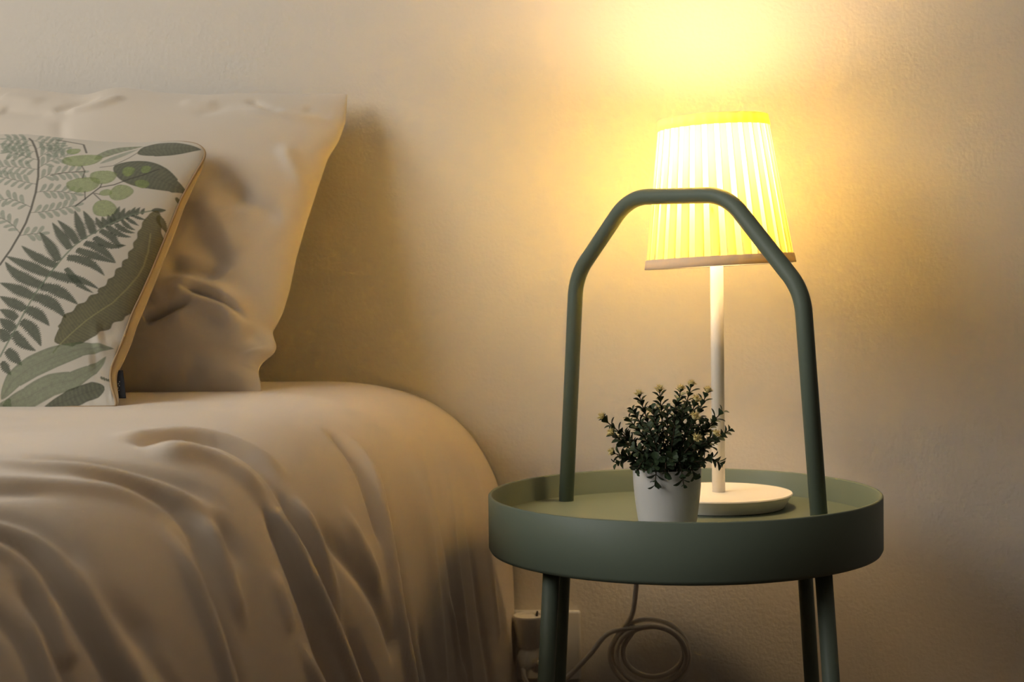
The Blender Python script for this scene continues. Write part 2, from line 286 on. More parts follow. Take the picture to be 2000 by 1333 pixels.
 (-0.00435,0.00765,0.00765,0.3,0.05,[(0.3624,-0.4407),(0.3832,-0.4295),(0.4043,-0.4191),(0.4259,-0.4095),(0.4476,-0.4002),(0.4693,-0.3909),(0.4909,-0.3816),(0.5126,-0.3723)]),
 (0.00435,0.0068,0.0068,0.3,0.05,[(0.3389,-0.3527),(0.3653,-0.3402),(0.3914,-0.3271),(0.4172,-0.3136),(0.4435,-0.3011),(0.4704,-0.2900),(0.4977,-0.2797),(0.5251,-0.2695),(0.5524,-0.2591)]),
 (0.0058,0.00765,0.00765,0.3,0.05,[(0.3064,-0.7409),(0.3249,-0.7275),(0.3436,-0.7143),(0.3620,-0.7009),(0.3800,-0.6868),(0.3977,-0.6723),(0.4153,-0.6577),(0.4330,-0.6432)]),
 (-0.0058,0.00765,0.00765,0.3,0.05,[(0.3009,-0.7046),(0.3203,-0.6978),(0.3393,-0.6904),(0.3580,-0.6819),(0.3761,-0.6724),(0.3939,-0.6623),(0.4116,-0.6520),(0.4294,-0.6418)]),
 (0.003625,0.0102,0.0102,0.3,0.2,[(0.2485,-0.7409),(0.2578,-0.7418),(0.2672,-0.7425),(0.2766,-0.7428),(0.2859,-0.7422),(0.2952,-0.7410),(0.3045,-0.7395)]),
]
PILLOW_FOLDS = [
 (-0.0114,0.0044,0.0044,0.35,0.25,[(-0.5260,0.1045),(-0.5155,0.1040),(-0.5051,0.1032),(-0.4947,0.1015),(-0.4846,0.0989),(-0.4745,0.0959),(-0.4646,0.0924),(-0.4554,0.0877),(-0.4469,0.0816),(-0.4391,0.0746)]),
 (0.0057,0.0096,0.0096,0.25,0.25,[(-0.5217,0.0961),(-0.5109,0.0952),(-0.5002,0.0938),(-0.4896,0.0916),(-0.4791,0.0889),(-0.4690,0.0853),(-0.4597,0.0801),(-0.4513,0.0734),(-0.4437,0.0658)]),
 (0.0114,0.0128,0.0128,0.25,0.3,[(-0.5301,0.1122),(-0.5173,0.1118),(-0.5045,0.1116),(-0.4919,0.1106),(-0.4796,0.1077),(-0.4678,0.1028),(-0.4565,0.0969),(-0.4454,0.0905),(-0.4344,0.0840)]),
 (-0.0095,0.0112,0.0112,0.2,0.3,[(-0.5364,0.1302),(-0.5266,0.1289),(-0.5167,0.1279),(-0.5068,0.1275),(-0.4969,0.1274),(-0.4870,0.1271),(-0.4771,0.1262),(-0.4673,0.1249)]),
 (-0.01235,0.0052,0.0052,0.1,0.3,[(-0.5508,0.0676),(-0.5431,0.0712),(-0.5353,0.0746),(-0.5273,0.0776),(-0.5192,0.0805),(-0.5113,0.0838),(-0.5037,0.0876),(-0.4965,0.0921)]),
 (0.0095,0.0144,0.0144,0.2,0.3,[(-0.5469,0.0894),(-0.5410,0.0955),(-0.5345,0.1010),(-0.5274,0.1041),(-0.5201,0.1035),(-0.5128,0.1002),(-0.5050,0.0976),(-0.4967,0.0962)]),
 (0.0095,0.0144,0.0144,0.25,0.2,[(-0.5366,0.0653),(-0.5232,0.0711),(-0.5096,0.0766),(-0.4957,0.0813),(-0.4814,0.0840),(-0.4672,0.0833),(-0.4535,0.0790),(-0.4406,0.0722),(-0.4284,0.0641)]),
 (-0.0057,0.0096,0.0096,0.3,0.1,[(-0.4454,0.0675),(-0.4402,0.0649),(-0.4350,0.0625),(-0.4297,0.0603),(-0.4244,0.0590),(-0.4192,0.0597),(-0.4143,0.0622)]),
 (0.00665,0.0144,0.0144,0.3,0.2,[(-0.4934,0.0093),(-0.4831,0.0123),(-0.4728,0.0150),(-0.4623,0.0170),(-0.4518,0.0181),(-0.4412,0.0182),(-0.4305,0.0178)]),
 (-0.0057,0.0112,0.0112,0.2,0.3,[(-0.5592,0.0008),(-0.5449,0.0005),(-0.5306,0.0009),(-0.5165,0.0027),(-0.5030,0.0066),(-0.4905,0.0130),(-0.4782,0.0204),(-0.4656,0.0271)]),
 (0.00475,0.0112,0.0112,0.2,0.2,[(-0.4345,0.0515),(-0.4320,0.0467),(-0.4304,0.0418),(-0.4303,0.0366),(-0.4310,0.0314),(-0.4317,0.0261)]),
 (0.0057,0.0112,0.0112,0.3,0.3,[(-0.4330,0.3224),(-0.4253,0.3115),(-0.4178,0.3006),(-0.4106,0.2894),(-0.4039,0.2778),(-0.3976,0.2661),(-0.3917,0.2542)]),
 (-0.0057,0.0128,0.0128,0.3,0.3,[(-0.4835,0.2531),(-0.4729,0.2444),(-0.4621,0.2359),(-0.4507,0.2281),(-0.4388,0.2213),(-0.4263,0.2154),(-0.4136,0.2102)]),
 (-0.0076,0.0176,0.0176,0.3,0.3,[(-0.5116,0.2711),(-0.5012,0.2625),(-0.4910,0.2537),(-0.4811,0.2444),(-0.4719,0.2346),(-0.4636,0.2240),(-0.4559,0.2129)]),
 (0.0057,0.0144,0.0144,0.3,0.3,[(-0.5127,0.2256),(-0.5019,0.2144),(-0.4913,0.2030),(-0.4812,0.1912),(-0.4714,0.1792),(-0.4610,0.1676),(-0.4501,0.1566)]),
 (-0.00665,0.0144,0.0144,0.3,0.3,[(-0.5224,0.1754),(-0.5114,0.1695),(-0.5008,0.1631),(-0.4908,0.1559),(-0.4813,0.1479),(-0.4722,0.1395),(-0.4632,0.1309)]),
 (0.005225,0.008,0.008,0.2,0.2,[(-0.6908,0.3507),(-0.6783,0.3536),(-0.6661,0.3575),(-0.6545,0.3628),(-0.6440,0.3699),(-0.6350,0.3789),(-0.6270,0.3889)]),
 (-0.00475,0.0072,0.0072,0.2,0.3,[(-0.7060,0.3501),(-0.6966,0.3586),(-0.6870,0.3668),(-0.6767,0.3740),(-0.6656,0.3802),(-0.6544,0.3860)]),
 (0.00285,0.0096,0.0096,0.3,0.3,[(-0.5602,0.3782),(-0.5503,0.3778),(-0.5405,0.3776),(-0.5307,0.3779),(-0.5209,0.3791),(-0.5112,0.3808)]),
 (-0.002375,0.008,0.008,0.4,0.4,[(-0.5411,0.3512),(-0.5309,0.3557),(-0.5207,0.3604),(-0.5107,0.3654),(-0.5010,0.3710),(-0.4914,0.3768)]),
 (-0.0038,0.0064,0.0064,0.3,0.3,[(-0.4841,0.3935),(-0.4742,0.3866),(-0.4643,0.3797),(-0.4539,0.3743),(-0.4424,0.3716),(-0.4304,0.3702)]),
 (0.00475,0.008,0.008,0.3,0.3,[(-0.4974,0.3715),(-0.4790,0.3700),(-0.4606,0.3685),(-0.4423,0.3668),(-0.4239,0.3653),(-0.4057,0.3647),(-0.3884,0.3676),(-0.3723,0.3755)]),
 (-0.0038,0.0072,0.0072,0.3,0.3,[(-0.4144,0.3828),(-0.4068,0.3795),(-0.3991,0.3768),(-0.3912,0.3758),(-0.3831,0.3766),(-0.3750,0.3781)]),
 (-0.00285,0.008,0.008,0.3,0.3,[(-0.6932,0.3398),(-0.6889,0.3284),(-0.6846,0.3170),(-0.6803,0.3056),(-0.6759,0.2942),(-0.6715,0.2829)]),
 (0.0038,0.0112,0.0112,0.1,0.3,[(-0.7816,0.3863),(-0.7693,0.3846),(-0.7570,0.3826),(-0.7449,0.3800),(-0.7328,0.3771),(-0.7207,0.3741)]),
 (-0.0038,0.0096,0.0096,0.1,0.3,[(-0.7702,0.3561),(-0.7561,0.3537),(-0.7420,0.3515),(-0.7277,0.3501),(-0.7135,0.3491),(-0.6992,0.3482)]),
]
CUSHION_FOLDS = [
 (-0.004,0.01,0.014,0.2,0.3,[(-0.5230,0.0800),(-0.5348,0.0823),(-0.5484,0.0773)]),
 (0.003,0.012,0.012,0.2,0.3,[(-0.5245,0.0709),(-0.5378,0.0730),(-0.5519,0.0653)]),
 (-0.003,0.01,0.01,0.2,0.3,[(-0.5276,0.0506),(-0.5394,0.0503),(-0.5513,0.0473)]),
 (-0.004,0.01,0.01,0.2,0.3,[(-0.5213,0.0128),(-0.5320,0.0115),(-0.5465,0.0040)]),
 (0.004,0.01,0.01,0.2,0.3,[(-0.5214,0.0044),(-0.5351,-0.0003),(-0.5479,-0.0016)]),
]
# leaf print of the cushion: (leaf or stem, half width in mm, colour, teeth, tooth count, vein style, outline, midrib in 0.1 mm)
PRINT = [
(0,0.69,5,0,0,0,0,'-6944 3732,-7092 3768,-7234 3775'),
(1,3.63,0,0.12,9,0,1,'-6979 3731,-6991 3696,-6996 3658,-6996 3620,-6993 3583,-6990 3545'),
(1,3.63,0,0.12,9,0,1,'-7028 3753,-7066 3805,-7104 3858,-7141 3911,-7178 3965,-7214 4018'),
(1,3.63,0,0.12,9,0,1,'-7071 3766,-7082 3728,-7087 3689,-7086 3649,-7084 3610,-7080 3571'),
(1,3.63,0,0.12,9,0,1,'-7113 3770,-7153 3819,-7192 3869,-7231 3920,-7270 3970,-7307 4022'),
(1,3.63,0,0.12,9,0,1,'-7156 3772,-7158 3728,-7156 3685,-7153 3641,-7147 3598,-7141 3554'),
(1,3.63,0,0.12,9,0,1,'-7199 3780,-7238 3826,-7276 3873,-7313 3920,-7350 3969,-7385 4017'),
(1,3.63,0,0.12,9,0,1,'-7234 3775,-7240 3733,-7241 3690,-7237 3648,-7232 3606,-7225 3564'),
(1,3.63,0,0.12,9,0,1,'-7234 3775,-7258 3778,-7282 3782,-7306 3784,-7330 3785,-7355 3785'),
(0,0.69,5,0,0,0,0,'-6855 3570,-7029 3639,-7173 3623'),
(1,3.63,0,0.12,9,0,1,'-6896 3584,-6918 3561,-6929 3531,-6932 3499,-6932 3467,-6930 3435'),
(1,3.63,0,0.12,9,0,1,'-6945 3605,-6984 3657,-7020 3712,-7052 3769,-7082 3827,-7112 3885'),
(1,3.63,0,0.12,9,0,1,'-6987 3619,-7003 3590,-7012 3559,-7016 3527,-7018 3495,-7019 3462'),
(1,3.63,0,0.12,9,0,1,'-7036 3640,-7077 3682,-7114 3728,-7147 3776,-7179 3826,-7210 3876'),
(1,3.63,0,0.12,9,0,1,'-7070 3631,-7077 3592,-7078 3552,-7076 3513,-7071 3473,-7065 3434'),
(1,3.63,0,0.12,9,0,1,'-7111 3634,-7157 3677,-7196 3726,-7232 3778,-7264 3831,-7297 3885'),
(1,3.63,0,0.12,9,0,1,'-7145 3622,-7158 3586,-7161 3547,-7158 3508,-7153 3470,-7146 3432'),
(1,3.63,0,0.12,9,0,1,'-7173 3623,-7197 3619,-7221 3618,-7245 3620,-7269 3623,-7292 3627'),
(0,0.69,5,0,0,0,0,'-6782 3425,-6952 3458,-7084 3416'),
(1,3.63,0,0.12,9,0,1,'-6816 3430,-6831 3401,-6839 3370,-6843 3338,-6844 3306,-6843 3274'),
(1,3.63,0,0.12,9,0,1,'-6856 3437,-6892 3474,-6923 3515,-6951 3558,-6977 3603,-7002 3648'),
(1,3.63,0,0.12,9,0,1,'-6897 3443,-6910 3415,-6919 3386,-6925 3355,-6928 3325,-6930 3294'),
(1,3.63,0,0.12,9,0,1,'-6945 3457,-6980 3494,-7010 3535,-7036 3578,-7062 3622,-7086 3666'),
(1,3.63,0,0.12,9,0,1,'-6978 3449,-6984 3412,-6986 3374,-6985 3336,-6980 3298,-6974 3260'),
(1,3.63,0,0.12,9,0,1,'-7011 3434,-7048 3462,-7081 3496,-7111 3533,-7139 3571,-7165 3609'),
(1,3.63,0,0.12,9,0,1,'-7051 3426,-7057 3390,-7059 3353,-7056 3316,-7052 3279,-7045 3243'),
(1,3.63,0,0.12,9,0,1,'-7084 3416,-7121 3444,-7152 3478,-7181 3514,-7208 3552,-7234 3591'),
(1,3.63,0,0.12,9,0,1,'-7084 3416,-7102 3407,-7122 3400,-7142 3396,-7163 3393,-7184 3393'),
(0,0.69,5,0,0,0,0,'-6702 3239,-6878 3319,-7062 3393'),
(1,3.63,0,0.12,9,0,1,'-6743 3258,-6765 3242,-6780 3219,-6789 3193,-6794 3167,-6798 3139'),
(1,3.63,0,0.12,9,0,1,'-6790 3279,-6819 3316,-6844 3357,-6866 3399,-6886 3441,-6906 3485'),
(1,3.63,0,0.12,9,0,1,'-6831 3298,-6852 3282,-6867 3259,-6876 3233,-6881 3207,-6884 3179'),
(1,3.63,0,0.12,9,0,1,'-6878 3319,-6910 3356,-6937 3396,-6961 3439,-6983 3482,-7003 3527'),
(1,3.63,0,0.12,9,0,1,'-6918 3332,-6936 3311,-6948 3286,-6955 3259,-6961 3232,-6964 3205'),
(1,3.63,0,0.12,9,0,1,'-6966 3353,-6997 3392,-7025 3433,-7049 3476,-7072 3520,-7093 3565'),
(1,3.63,0,0.12,9,0,1,'-7007 3366,-7024 3344,-7036 3319,-7043 3292,-7048 3265,-7052 3237'),
(1,3.63,0,0.12,9,0,1,'-7055 3386,-7088 3427,-7117 3471,-7144 3517,-7169 3563,-7193 3610'),
(1,3.63,0,0.12,9,0,1,'-7062 3393,-7090 3403,-7117 3414,-7143 3427,-7170 3440,-7195 3454'),
(0,0.69,5,0,0,0,0,'-6630 3041,-6832 3078,-7066 3089'),
(1,3.63,0,0.12,9,0,1,'-6669 3047,-6685 3025,-6696 3000,-6703 2974,-6708 2947,-6711 2920'),
(1,3.63,0,0.12,9,0,1,'-6708 3053,-6738 3082,-6765 3115,-6788 3150,-6809 3187,-6827 3224'),
(1,3.63,0,0.12,9,0,1,'-6747 3058,-6764 3037,-6774 3011,-6781 2985,-6785 2958,-6788 2931'),
(1,3.63,0,0.12,9,0,1,'-6793 3072,-6823 3100,-6847 3131,-6869 3165,-6889 3201,-6907 3237'),
(1,3.63,0,0.12,9,0,1,'-6832 3078,-6843 3050,-6851 3022,-6855 2993,-6858 2964,-6859 2934'),
(1,3.63,0,0.12,9,0,1,'-6871 3077,-6902 3103,-6929 3133,-6952 3166,-6973 3201,-6992 3236'),
(1,3.63,0,0.12,9,0,1,'-6910 3076,-6922 3049,-6930 3020,-6933 2991,-6934 2961,-6935 2932'),
(1,3.63,0,0.12,9,0,1,'-6949 3082,-6979 3108,-7006 3138,-7030 3170,-7052 3204,-7072 3239'),
(1,3.63,0,0.12,9,0,1,'-6987 3081,-7000 3053,-7007 3025,-7010 2995,-7011 2965,-7011 2935'),
(1,3.63,0,0.12,9,0,1,'-7026 3086,-7058 3114,-7086 3145,-7112 3179,-7136 3214,-7159 3249'),
(1,3.63,0,0.12,9,0,1,'-7066 3089,-7077 3062,-7084 3034,-7088 3005,-7090 2976,-7090 2947'),
(1,3.63,0,0.12,9,0,1,'-7066 3089,-7088 3089,-7111 3091,-7134 3093,-7156 3096,-7179 3100'),
(0,0.69,5,0,0,0,0,'-6566 2760,-6676 2788,-6805 2826,-6993 2886'),
(1,3.63,0,0.12,9,0,1,'-6605 2772,-6625 2755,-6638 2733,-6647 2709,-6652 2684,-6654 2658'),
(1,3.63,0,0.12,9,0,1,'-6643 2777,-6670 2805,-6693 2837,-6714 2870,-6733 2904,-6751 2939'),
(1,3.63,0,0.12,9,0,1,'-6688 2790,-6703 2771,-6715 2750,-6724 2728,-6731 2706,-6737 2683'),
(1,3.63,0,0.12,9,0,1,'-6727 2802,-6754 2831,-6777 2862,-6799 2895,-6818 2929,-6836 2964'),
(1,3.63,0,0.12,9,0,1,'-6766 2814,-6785 2797,-6799 2775,-6808 2751,-6815 2726,-6820 2701'),
(1,3.63,0,0.12,9,0,1,'-6811 2827,-6838 2855,-6861 2886,-6881 2919,-6899 2954,-6914 2989'),
(1,3.63,0,0.12,9,0,1,'-6850 2839,-6868 2822,-6881 2802,-6891 2780,-6898 2756,-6903 2733'),
(1,3.63,0,0.12,9,0,1,'-6895 2852,-6920 2882,-6942 2914,-6962 2947,-6982 2981,-7000 3015'),
(1,3.63,0,0.12,9,0,1,'-6934 2865,-6952 2847,-6965 2827,-6975 2804,-6982 2781,-6987 2757'),
(1,3.63,0,0.12,9,0,1,'-6973 2877,-7001 2908,-7025 2942,-7048 2977,-7068 3013,-7088 3049'),
(1,3.63,0,0.12,9,0,1,'-6993 2886,-7019 2894,-7044 2902,-7070 2910,-7095 2919,-7120 2928'),
(0,0.69,5,0,0,0,0,'-6516 2372,-6659 2450,-6777 2500,-6875 2471'),
(1,3.63,0,0.12,9,0,1,'-6559 2397,-6580 2391,-6598 2379,-6612 2362,-6624 2344,-6633 2324'),
(1,3.63,0,0.12,9,0,1,'-6597 2415,-6616 2445,-6634 2476,-6649 2508,-6662 2541,-6674 2574'),
(1,3.63,0,0.12,9,0,1,'-6634 2440,-6656 2435,-6676 2424,-6692 2408,-6704 2389,-6713 2368'),
(1,3.63,0,0.12,9,0,1,'-6677 2459,-6701 2486,-6720 2516,-6736 2548,-6750 2580,-6763 2613'),
(1,3.63,0,0.12,9,0,1,'-6715 2471,-6736 2465,-6754 2452,-6767 2433,-6775 2412,-6781 2391'),
(1,3.63,0,0.12,9,0,1,'-6758 2490,-6780 2520,-6800 2551,-6817 2584,-6832 2617,-6847 2651'),
(1,3.63,0,0.12,9,0,1,'-6795 2495,-6806 2470,-6811 2443,-6814 2415,-6813 2388,-6811 2360'),
(1,3.63,0,0.12,9,0,1,'-6832 2486,-6860 2503,-6884 2524,-6907 2547,-6928 2572,-6948 2597'),
(1,3.63,0,0.12,9,0,1,'-6863 2476,-6873 2451,-6879 2424,-6881 2396,-6880 2369,-6878 2341'),
(1,3.63,0,0.12,9,0,1,'-6875 2471,-6895 2469,-6915 2465,-6935 2461,-6954 2455,-6973 2449'),
(0,0.69,5,0,0,0,0,'-6516 1966,-6607 2070,-6710 2150,-6790 2193'),
(1,3.63,0,0.12,9,0,1,'-6546 2003,-6566 2010,-6587 2014,-6608 2014,-6629 2009,-6648 2000'),
(1,3.63,0,0.12,9,0,1,'-6582 2041,-6592 2068,-6598 2097,-6602 2126,-6603 2156,-6601 2185'),
(1,3.63,0,0.12,9,0,1,'-6613 2071,-6634 2073,-6654 2071,-6674 2063,-6692 2053,-6709 2041'),
(1,3.63,0,0.12,9,0,1,'-6655 2103,-6670 2132,-6682 2163,-6692 2194,-6700 2226,-6706 2258'),
(1,3.63,0,0.12,9,0,1,'-6692 2134,-6712 2133,-6731 2129,-6750 2121,-6767 2110,-6782 2097'),
(1,3.63,0,0.12,9,0,1,'-6729 2159,-6749 2186,-6766 2215,-6780 2246,-6790 2278,-6798 2311'),
(1,3.63,0,0.12,9,0,1,'-6771 2184,-6791 2180,-6809 2171,-6825 2158,-6838 2142,-6849 2125'),
(1,3.63,0,0.12,9,0,1,'-6790 2193,-6813 2209,-6836 2225,-6859 2240,-6883 2255,-6907 2269'),
(0,0.69,5,0,0,0,0,'-6944 3732,-6796 3674,-6650 3671'),
(1,3.63,0,0.12,9,0,1,'-6902 3719,-6886 3769,-6891 3823,-6900 3876,-6914 3929,-6928 3982'),
(1,3.63,0,0.12,9,0,1,'-6852 3690,-6819 3649,-6790 3606,-6763 3561,-6738 3515,-6716 3468'),
(1,3.63,0,0.12,9,0,1,'-6810 3683,-6793 3739,-6802 3801,-6816 3862,-6834 3922,-6852 3981'),
(1,3.63,0,0.12,9,0,1,'-6769 3677,-6735 3640,-6705 3601,-6677 3560,-6651 3517,-6627 3474'),
(1,3.63,0,0.12,9,0,1,'-6727 3670,-6721 3727,-6727 3785,-6739 3842,-6755 3899,-6772 3954'),
(1,3.63,0,0.12,9,0,1,'-6692 3677,-6657 3640,-6626 3600,-6596 3557,-6570 3514,-6545 3469'),
(1,3.63,0,0.12,9,0,1,'-6650 3671,-6644 3727,-6650 3783,-6662 3839,-6678 3894,-6695 3948'),
(1,3.63,0,0.12,9,0,1,'-6650 3671,-6628 3673,-6606 3675,-6583 3676,-6561 3675,-6539 3674'),
(0,0.69,5,0,0,0,0,'-6805 3502,-6739 3585,-6601 3603'),
(1,3.63,0,0.12,9,0,1,'-6785 3532,-6786 3589,-6795 3646,-6810 3701,-6827 3755,-6846 3809'),
(1,3.63,0,0.12,9,0,1,'-6759 3568,-6727 3547,-6697 3523,-6670 3497,-6644 3469,-6620 3440'),
(1,3.63,0,0.12,9,0,1,'-6725 3583,-6718 3634,-6722 3686,-6730 3738,-6742 3789,-6754 3840'),
(1,3.63,0,0.12,9,0,1,'-6691 3590,-6657 3557,-6627 3521,-6600 3483,-6575 3444,-6551 3403'),
(1,3.63,0,0.12,9,0,1,'-6649 3590,-6642 3671,-6667 3755,-6696 3839,-6727 3922,-6759 4005'),
(1,3.63,0,0.12,9,0,1,'-6615 3599,-6581 3566,-6552 3530,-6525 3492,-6500 3453,-6476 3413'),
(1,3.63,0,0.12,9,0,1,'-6601 3603,-6579 3606,-6556 3608,-6534 3609,-6512 3608,-6490 3607'),
(0,0.69,5,0,0,0,0,'-6710 3287,-6667 3407,-6538 3501'),
(1,3.63,0,0.12,9,0,1,'-6698 3331,-6703 3379,-6713 3426,-6726 3472,-6742 3517,-6759 3561'),
(1,3.63,0,0.12,9,0,1,'-6679 3375,-6650 3372,-6622 3361,-6597 3346,-6573 3329,-6550 3310'),
(1,3.63,0,0.12,9,0,1,'-6660 3412,-6653 3459,-6655 3506,-6665 3553,-6677 3599,-6692 3644'),
(1,3.63,0,0.12,9,0,1,'-6626 3434,-6596 3413,-6568 3388,-6543 3361,-6519 3332,-6496 3303'),
(1,3.63,0,0.12,9,0,1,'-6600 3457,-6596 3506,-6600 3556,-6611 3605,-6623 3654,-6637 3702'),
(1,3.63,0,0.12,9,0,1,'-6565 3478,-6535 3458,-6507 3433,-6482 3405,-6458 3377,-6436 3347'),
(1,3.63,0,0.12,9,0,1,'-6538 3501,-6539 3555,-6545 3609,-6557 3662,-6570 3715,-6585 3767'),
(1,3.63,0,0.12,9,0,1,'-6538 3501,-6522 3515,-6505 3528,-6488 3542,-6472 3555,-6455 3569'),
(0,0.69,5,0,0,0,0,'-6638 3069,-6556 3238,-6401 3376'),
(1,3.63,0,0.12,9,0,1,'-6620 3106,-6624 3150,-6633 3194,-6643 3237,-6656 3279,-6671 3321'),
(1,3.63,0,0.12,9,0,1,'-6601 3150,-6575 3151,-6549 3144,-6526 3131,-6503 3117,-6482 3101'),
(1,3.63,0,0.12,9,0,1,'-6582 3188,-6586 3234,-6595 3279,-6607 3323,-6623 3366,-6640 3409'),
(1,3.63,0,0.12,9,0,1,'-6563 3232,-6535 3233,-6509 3224,-6485 3210,-6463 3193,-6442 3176'),
(1,3.63,0,0.12,9,0,1,'-6536 3261,-6534 3302,-6537 3343,-6543 3384,-6550 3424,-6559 3464'),
(1,3.63,0,0.12,9,0,1,'-6510 3284,-6479 3271,-6452 3252,-6427 3230,-6404 3206,-6382 3181'),
(1,3.63,0,0.12,9,0,1,'-6476 3306,-6473 3350,-6476 3394,-6483 3437,-6493 3480,-6504 3523'),
(1,3.63,0,0.12,9,0,1,'-6449 3329,-6419 3316,-6392 3297,-6367 3274,-6344 3251,-6322 3226'),
(1,3.63,0,0.12,9,0,1,'-6422 3359,-6418 3405,-6422 3452,-6431 3498,-6442 3544,-6455 3589'),
(1,3.63,0,0.12,9,0,1,'-6401 3376,-6385 3392,-6368 3408,-6352 3424,-6335 3441,-6318 3457'),
(0,0.69,5,0,0,0,0,'-6565 2846,-6482 2955,-6329 3002,-6178 3032'),
(1,3.63,0,0.12,9,0,1,'-6541 2870,-6542 2909,-6546 2947,-6553 2985,-6562 3023,-6572 3060'),
(1,3.63,0,0.12,9,0,1,'-6518 2907,-6491 2900,-6465 2889,-6442 2874,-6420 2857,-6399 2839'),
(1,3.63,0,0.12,9,0,1,'-6494 2937,-6493 2976,-6498 3015,-6506 3053,-6516 3090,-6528 3127'),
(1,3.63,0,0.12,9,0,1,'-6463 2960,-6437 2940,-6413 2917,-6392 2893,-6373 2866,-6354 2840'),
(1,3.63,0,0.12,9,0,1,'-6431 2969,-6420 3000,-6416 3033,-6415 3067,-6418 3100,-6422 3133'),
(1,3.63,0,0.12,9,0,1,'-6399 2978,-6370 2962,-6345 2942,-6322 2918,-6302 2891,-6284 2864'),
(1,3.63,0,0.12,9,0,1,'-6361 2986,-6354 3020,-6351 3054,-6349 3088,-6349 3122,-6349 3157'),
(1,3.63,0,0.12,9,0,1,'-6329 3002,-6302 2982,-6278 2958,-6257 2932,-6238 2905,-6220 2877'),
(1,3.63,0,0.12,9,0,1,'-6296 3011,-6284 3040,-6278 3071,-6275 3103,-6275 3135,-6276 3167'),
(1,3.63,0,0.12,9,0,1,'-6257 3012,-6230 2994,-6207 2971,-6186 2946,-6167 2919,-6149 2892'),
(1,3.63,0,0.12,9,0,1,'-6224 3022,-6211 3053,-6204 3086,-6203 3119,-6205 3152,-6208 3186'),
(1,3.63,0,0.12,9,0,1,'-6191 3033,-6163 3013,-6138 2990,-6116 2964,-6096 2936,-6078 2907'),
(1,3.63,0,0.12,9,0,1,'-6178 3032,-6158 3035,-6137 3039,-6117 3045,-6097 3051,-6078 3059'),
(0,0.69,5,0,0,0,0,'-6521 2621,-6403 2647,-6277 2652,-6124 2632'),
(1,3.63,0,0.12,9,0,1,'-6490 2631,-6475 2657,-6468 2686,-6467 2716,-6469 2745,-6472 2775'),
(1,3.63,0,0.12,9,0,1,'-6453 2633,-6427 2617,-6405 2597,-6385 2575,-6366 2552,-6349 2528'),
(1,3.63,0,0.12,9,0,1,'-6422 2649,-6407 2675,-6400 2704,-6398 2734,-6400 2763,-6403 2793'),
(1,3.63,0,0.12,9,0,1,'-6384 2651,-6360 2630,-6339 2607,-6320 2581,-6302 2555,-6286 2527'),
(1,3.63,0,0.12,9,0,1,'-6346 2647,-6333 2672,-6325 2698,-6319 2726,-6315 2754,-6313 2782'),
(1,3.63,0,0.12,9,0,1,'-6308 2649,-6283 2630,-6261 2607,-6242 2581,-6226 2554,-6211 2526'),
(1,3.63,0,0.12,9,0,1,'-6271 2651,-6252 2670,-6240 2693,-6234 2719,-6231 2745,-6230 2772'),
(1,3.63,0,0.12,9,0,1,'-6239 2647,-6215 2624,-6194 2599,-6175 2572,-6158 2543,-6142 2514'),
(1,3.63,0,0.12,9,0,1,'-6201 2644,-6183 2663,-6171 2685,-6163 2709,-6157 2734,-6152 2760'),
(1,3.63,0,0.12,9,0,1,'-6163 2641,-6139 2619,-6118 2595,-6101 2568,-6085 2540,-6072 2511'),
(1,3.63,0,0.12,9,0,1,'-6124 2632,-6106 2652,-6093 2676,-6085 2702,-6079 2729,-6075 2755'),
(1,3.63,0,0.12,9,0,1,'-6124 2632,-6102 2632,-6080 2630,-6059 2628,-6037 2625,-6016 2620'),
(0,0.69,5,0,0,0,0,'-6479 2280,-6362 2301,-6238 2348,-6067 2437'),
(1,3.63,0,0.12,9,0,1,'-6448 2290,-6434 2312,-6425 2337,-6420 2363,-6418 2389,-6417 2415'),
(1,3.63,0,0.12,9,0,1,'-6411 2293,-6389 2277,-6368 2259,-6349 2239,-6331 2217,-6314 2195'),
(1,3.63,0,0.12,9,0,1,'-6375 2296,-6364 2321,-6357 2347,-6353 2373,-6350 2400,-6349 2427'),
(1,3.63,0,0.12,9,0,1,'-6344 2306,-6318 2294,-6295 2278,-6275 2259,-6257 2237,-6240 2214'),
(1,3.63,0,0.12,9,0,1,'-6313 2323,-6301 2348,-6294 2376,-6292 2404,-6291 2433,-6292 2461'),
(1,3.63,0,0.12,9,0,1,'-6275 2332,-6252 2320,-6230 2303,-6212 2285,-6194 2264,-6178 2243'),
(1,3.63,0,0.12,9,0,1,'-6244 2342,-6232 2368,-6226 2395,-6223 2424,-6222 2452,-6224 2480'),
(1,3.63,0,0.12,9,0,1,'-6213 2359,-6188 2351,-6165 2336,-6145 2319,-6126 2299,-6109 2279'),
(1,3.63,0,0.12,9,0,1,'-6181 2377,-6172 2405,-6168 2434,-6168 2464,-6170 2493,-6173 2523'),
(1,3.63,0,0.12,9,0,1,'-6150 2388,-6125 2380,-6102 2366,-6082 2349,-6063 2329,-6046 2309'),
(1,3.63,0,0.12,9,0,1,'-6118 2407,-6110 2435,-6105 2464,-6105 2494,-6107 2523,-6111 2552'),
(1,3.63,0,0.12,9,0,1,'-6093 2425,-6067 2418,-6043 2405,-6022 2388,-6005 2368,-5989 2346'),
(1,3.63,0,0.12,9,0,1,'-6067 2437,-6049 2446,-6032 2456,-6015 2467,-5999 2479,-5984 2492'),
(0,0.69,5,0,0,0,0,'-6498 1931,-6402 1955,-6305 1973'),
(1,3.63,0,0.12,9,0,1,'-6468 1935,-6458 1959,-6452 1984,-6448 2009,-6448 2035,-6449 2061'),
(1,3.63,0,0.12,9,0,1,'-6432 1945,-6407 1935,-6384 1921,-6365 1902,-6347 1882,-6330 1861'),
(1,3.63,0,0.12,9,0,1,'-6402 1955,-6389 1977,-6380 2000,-6374 2024,-6371 2049,-6370 2073'),
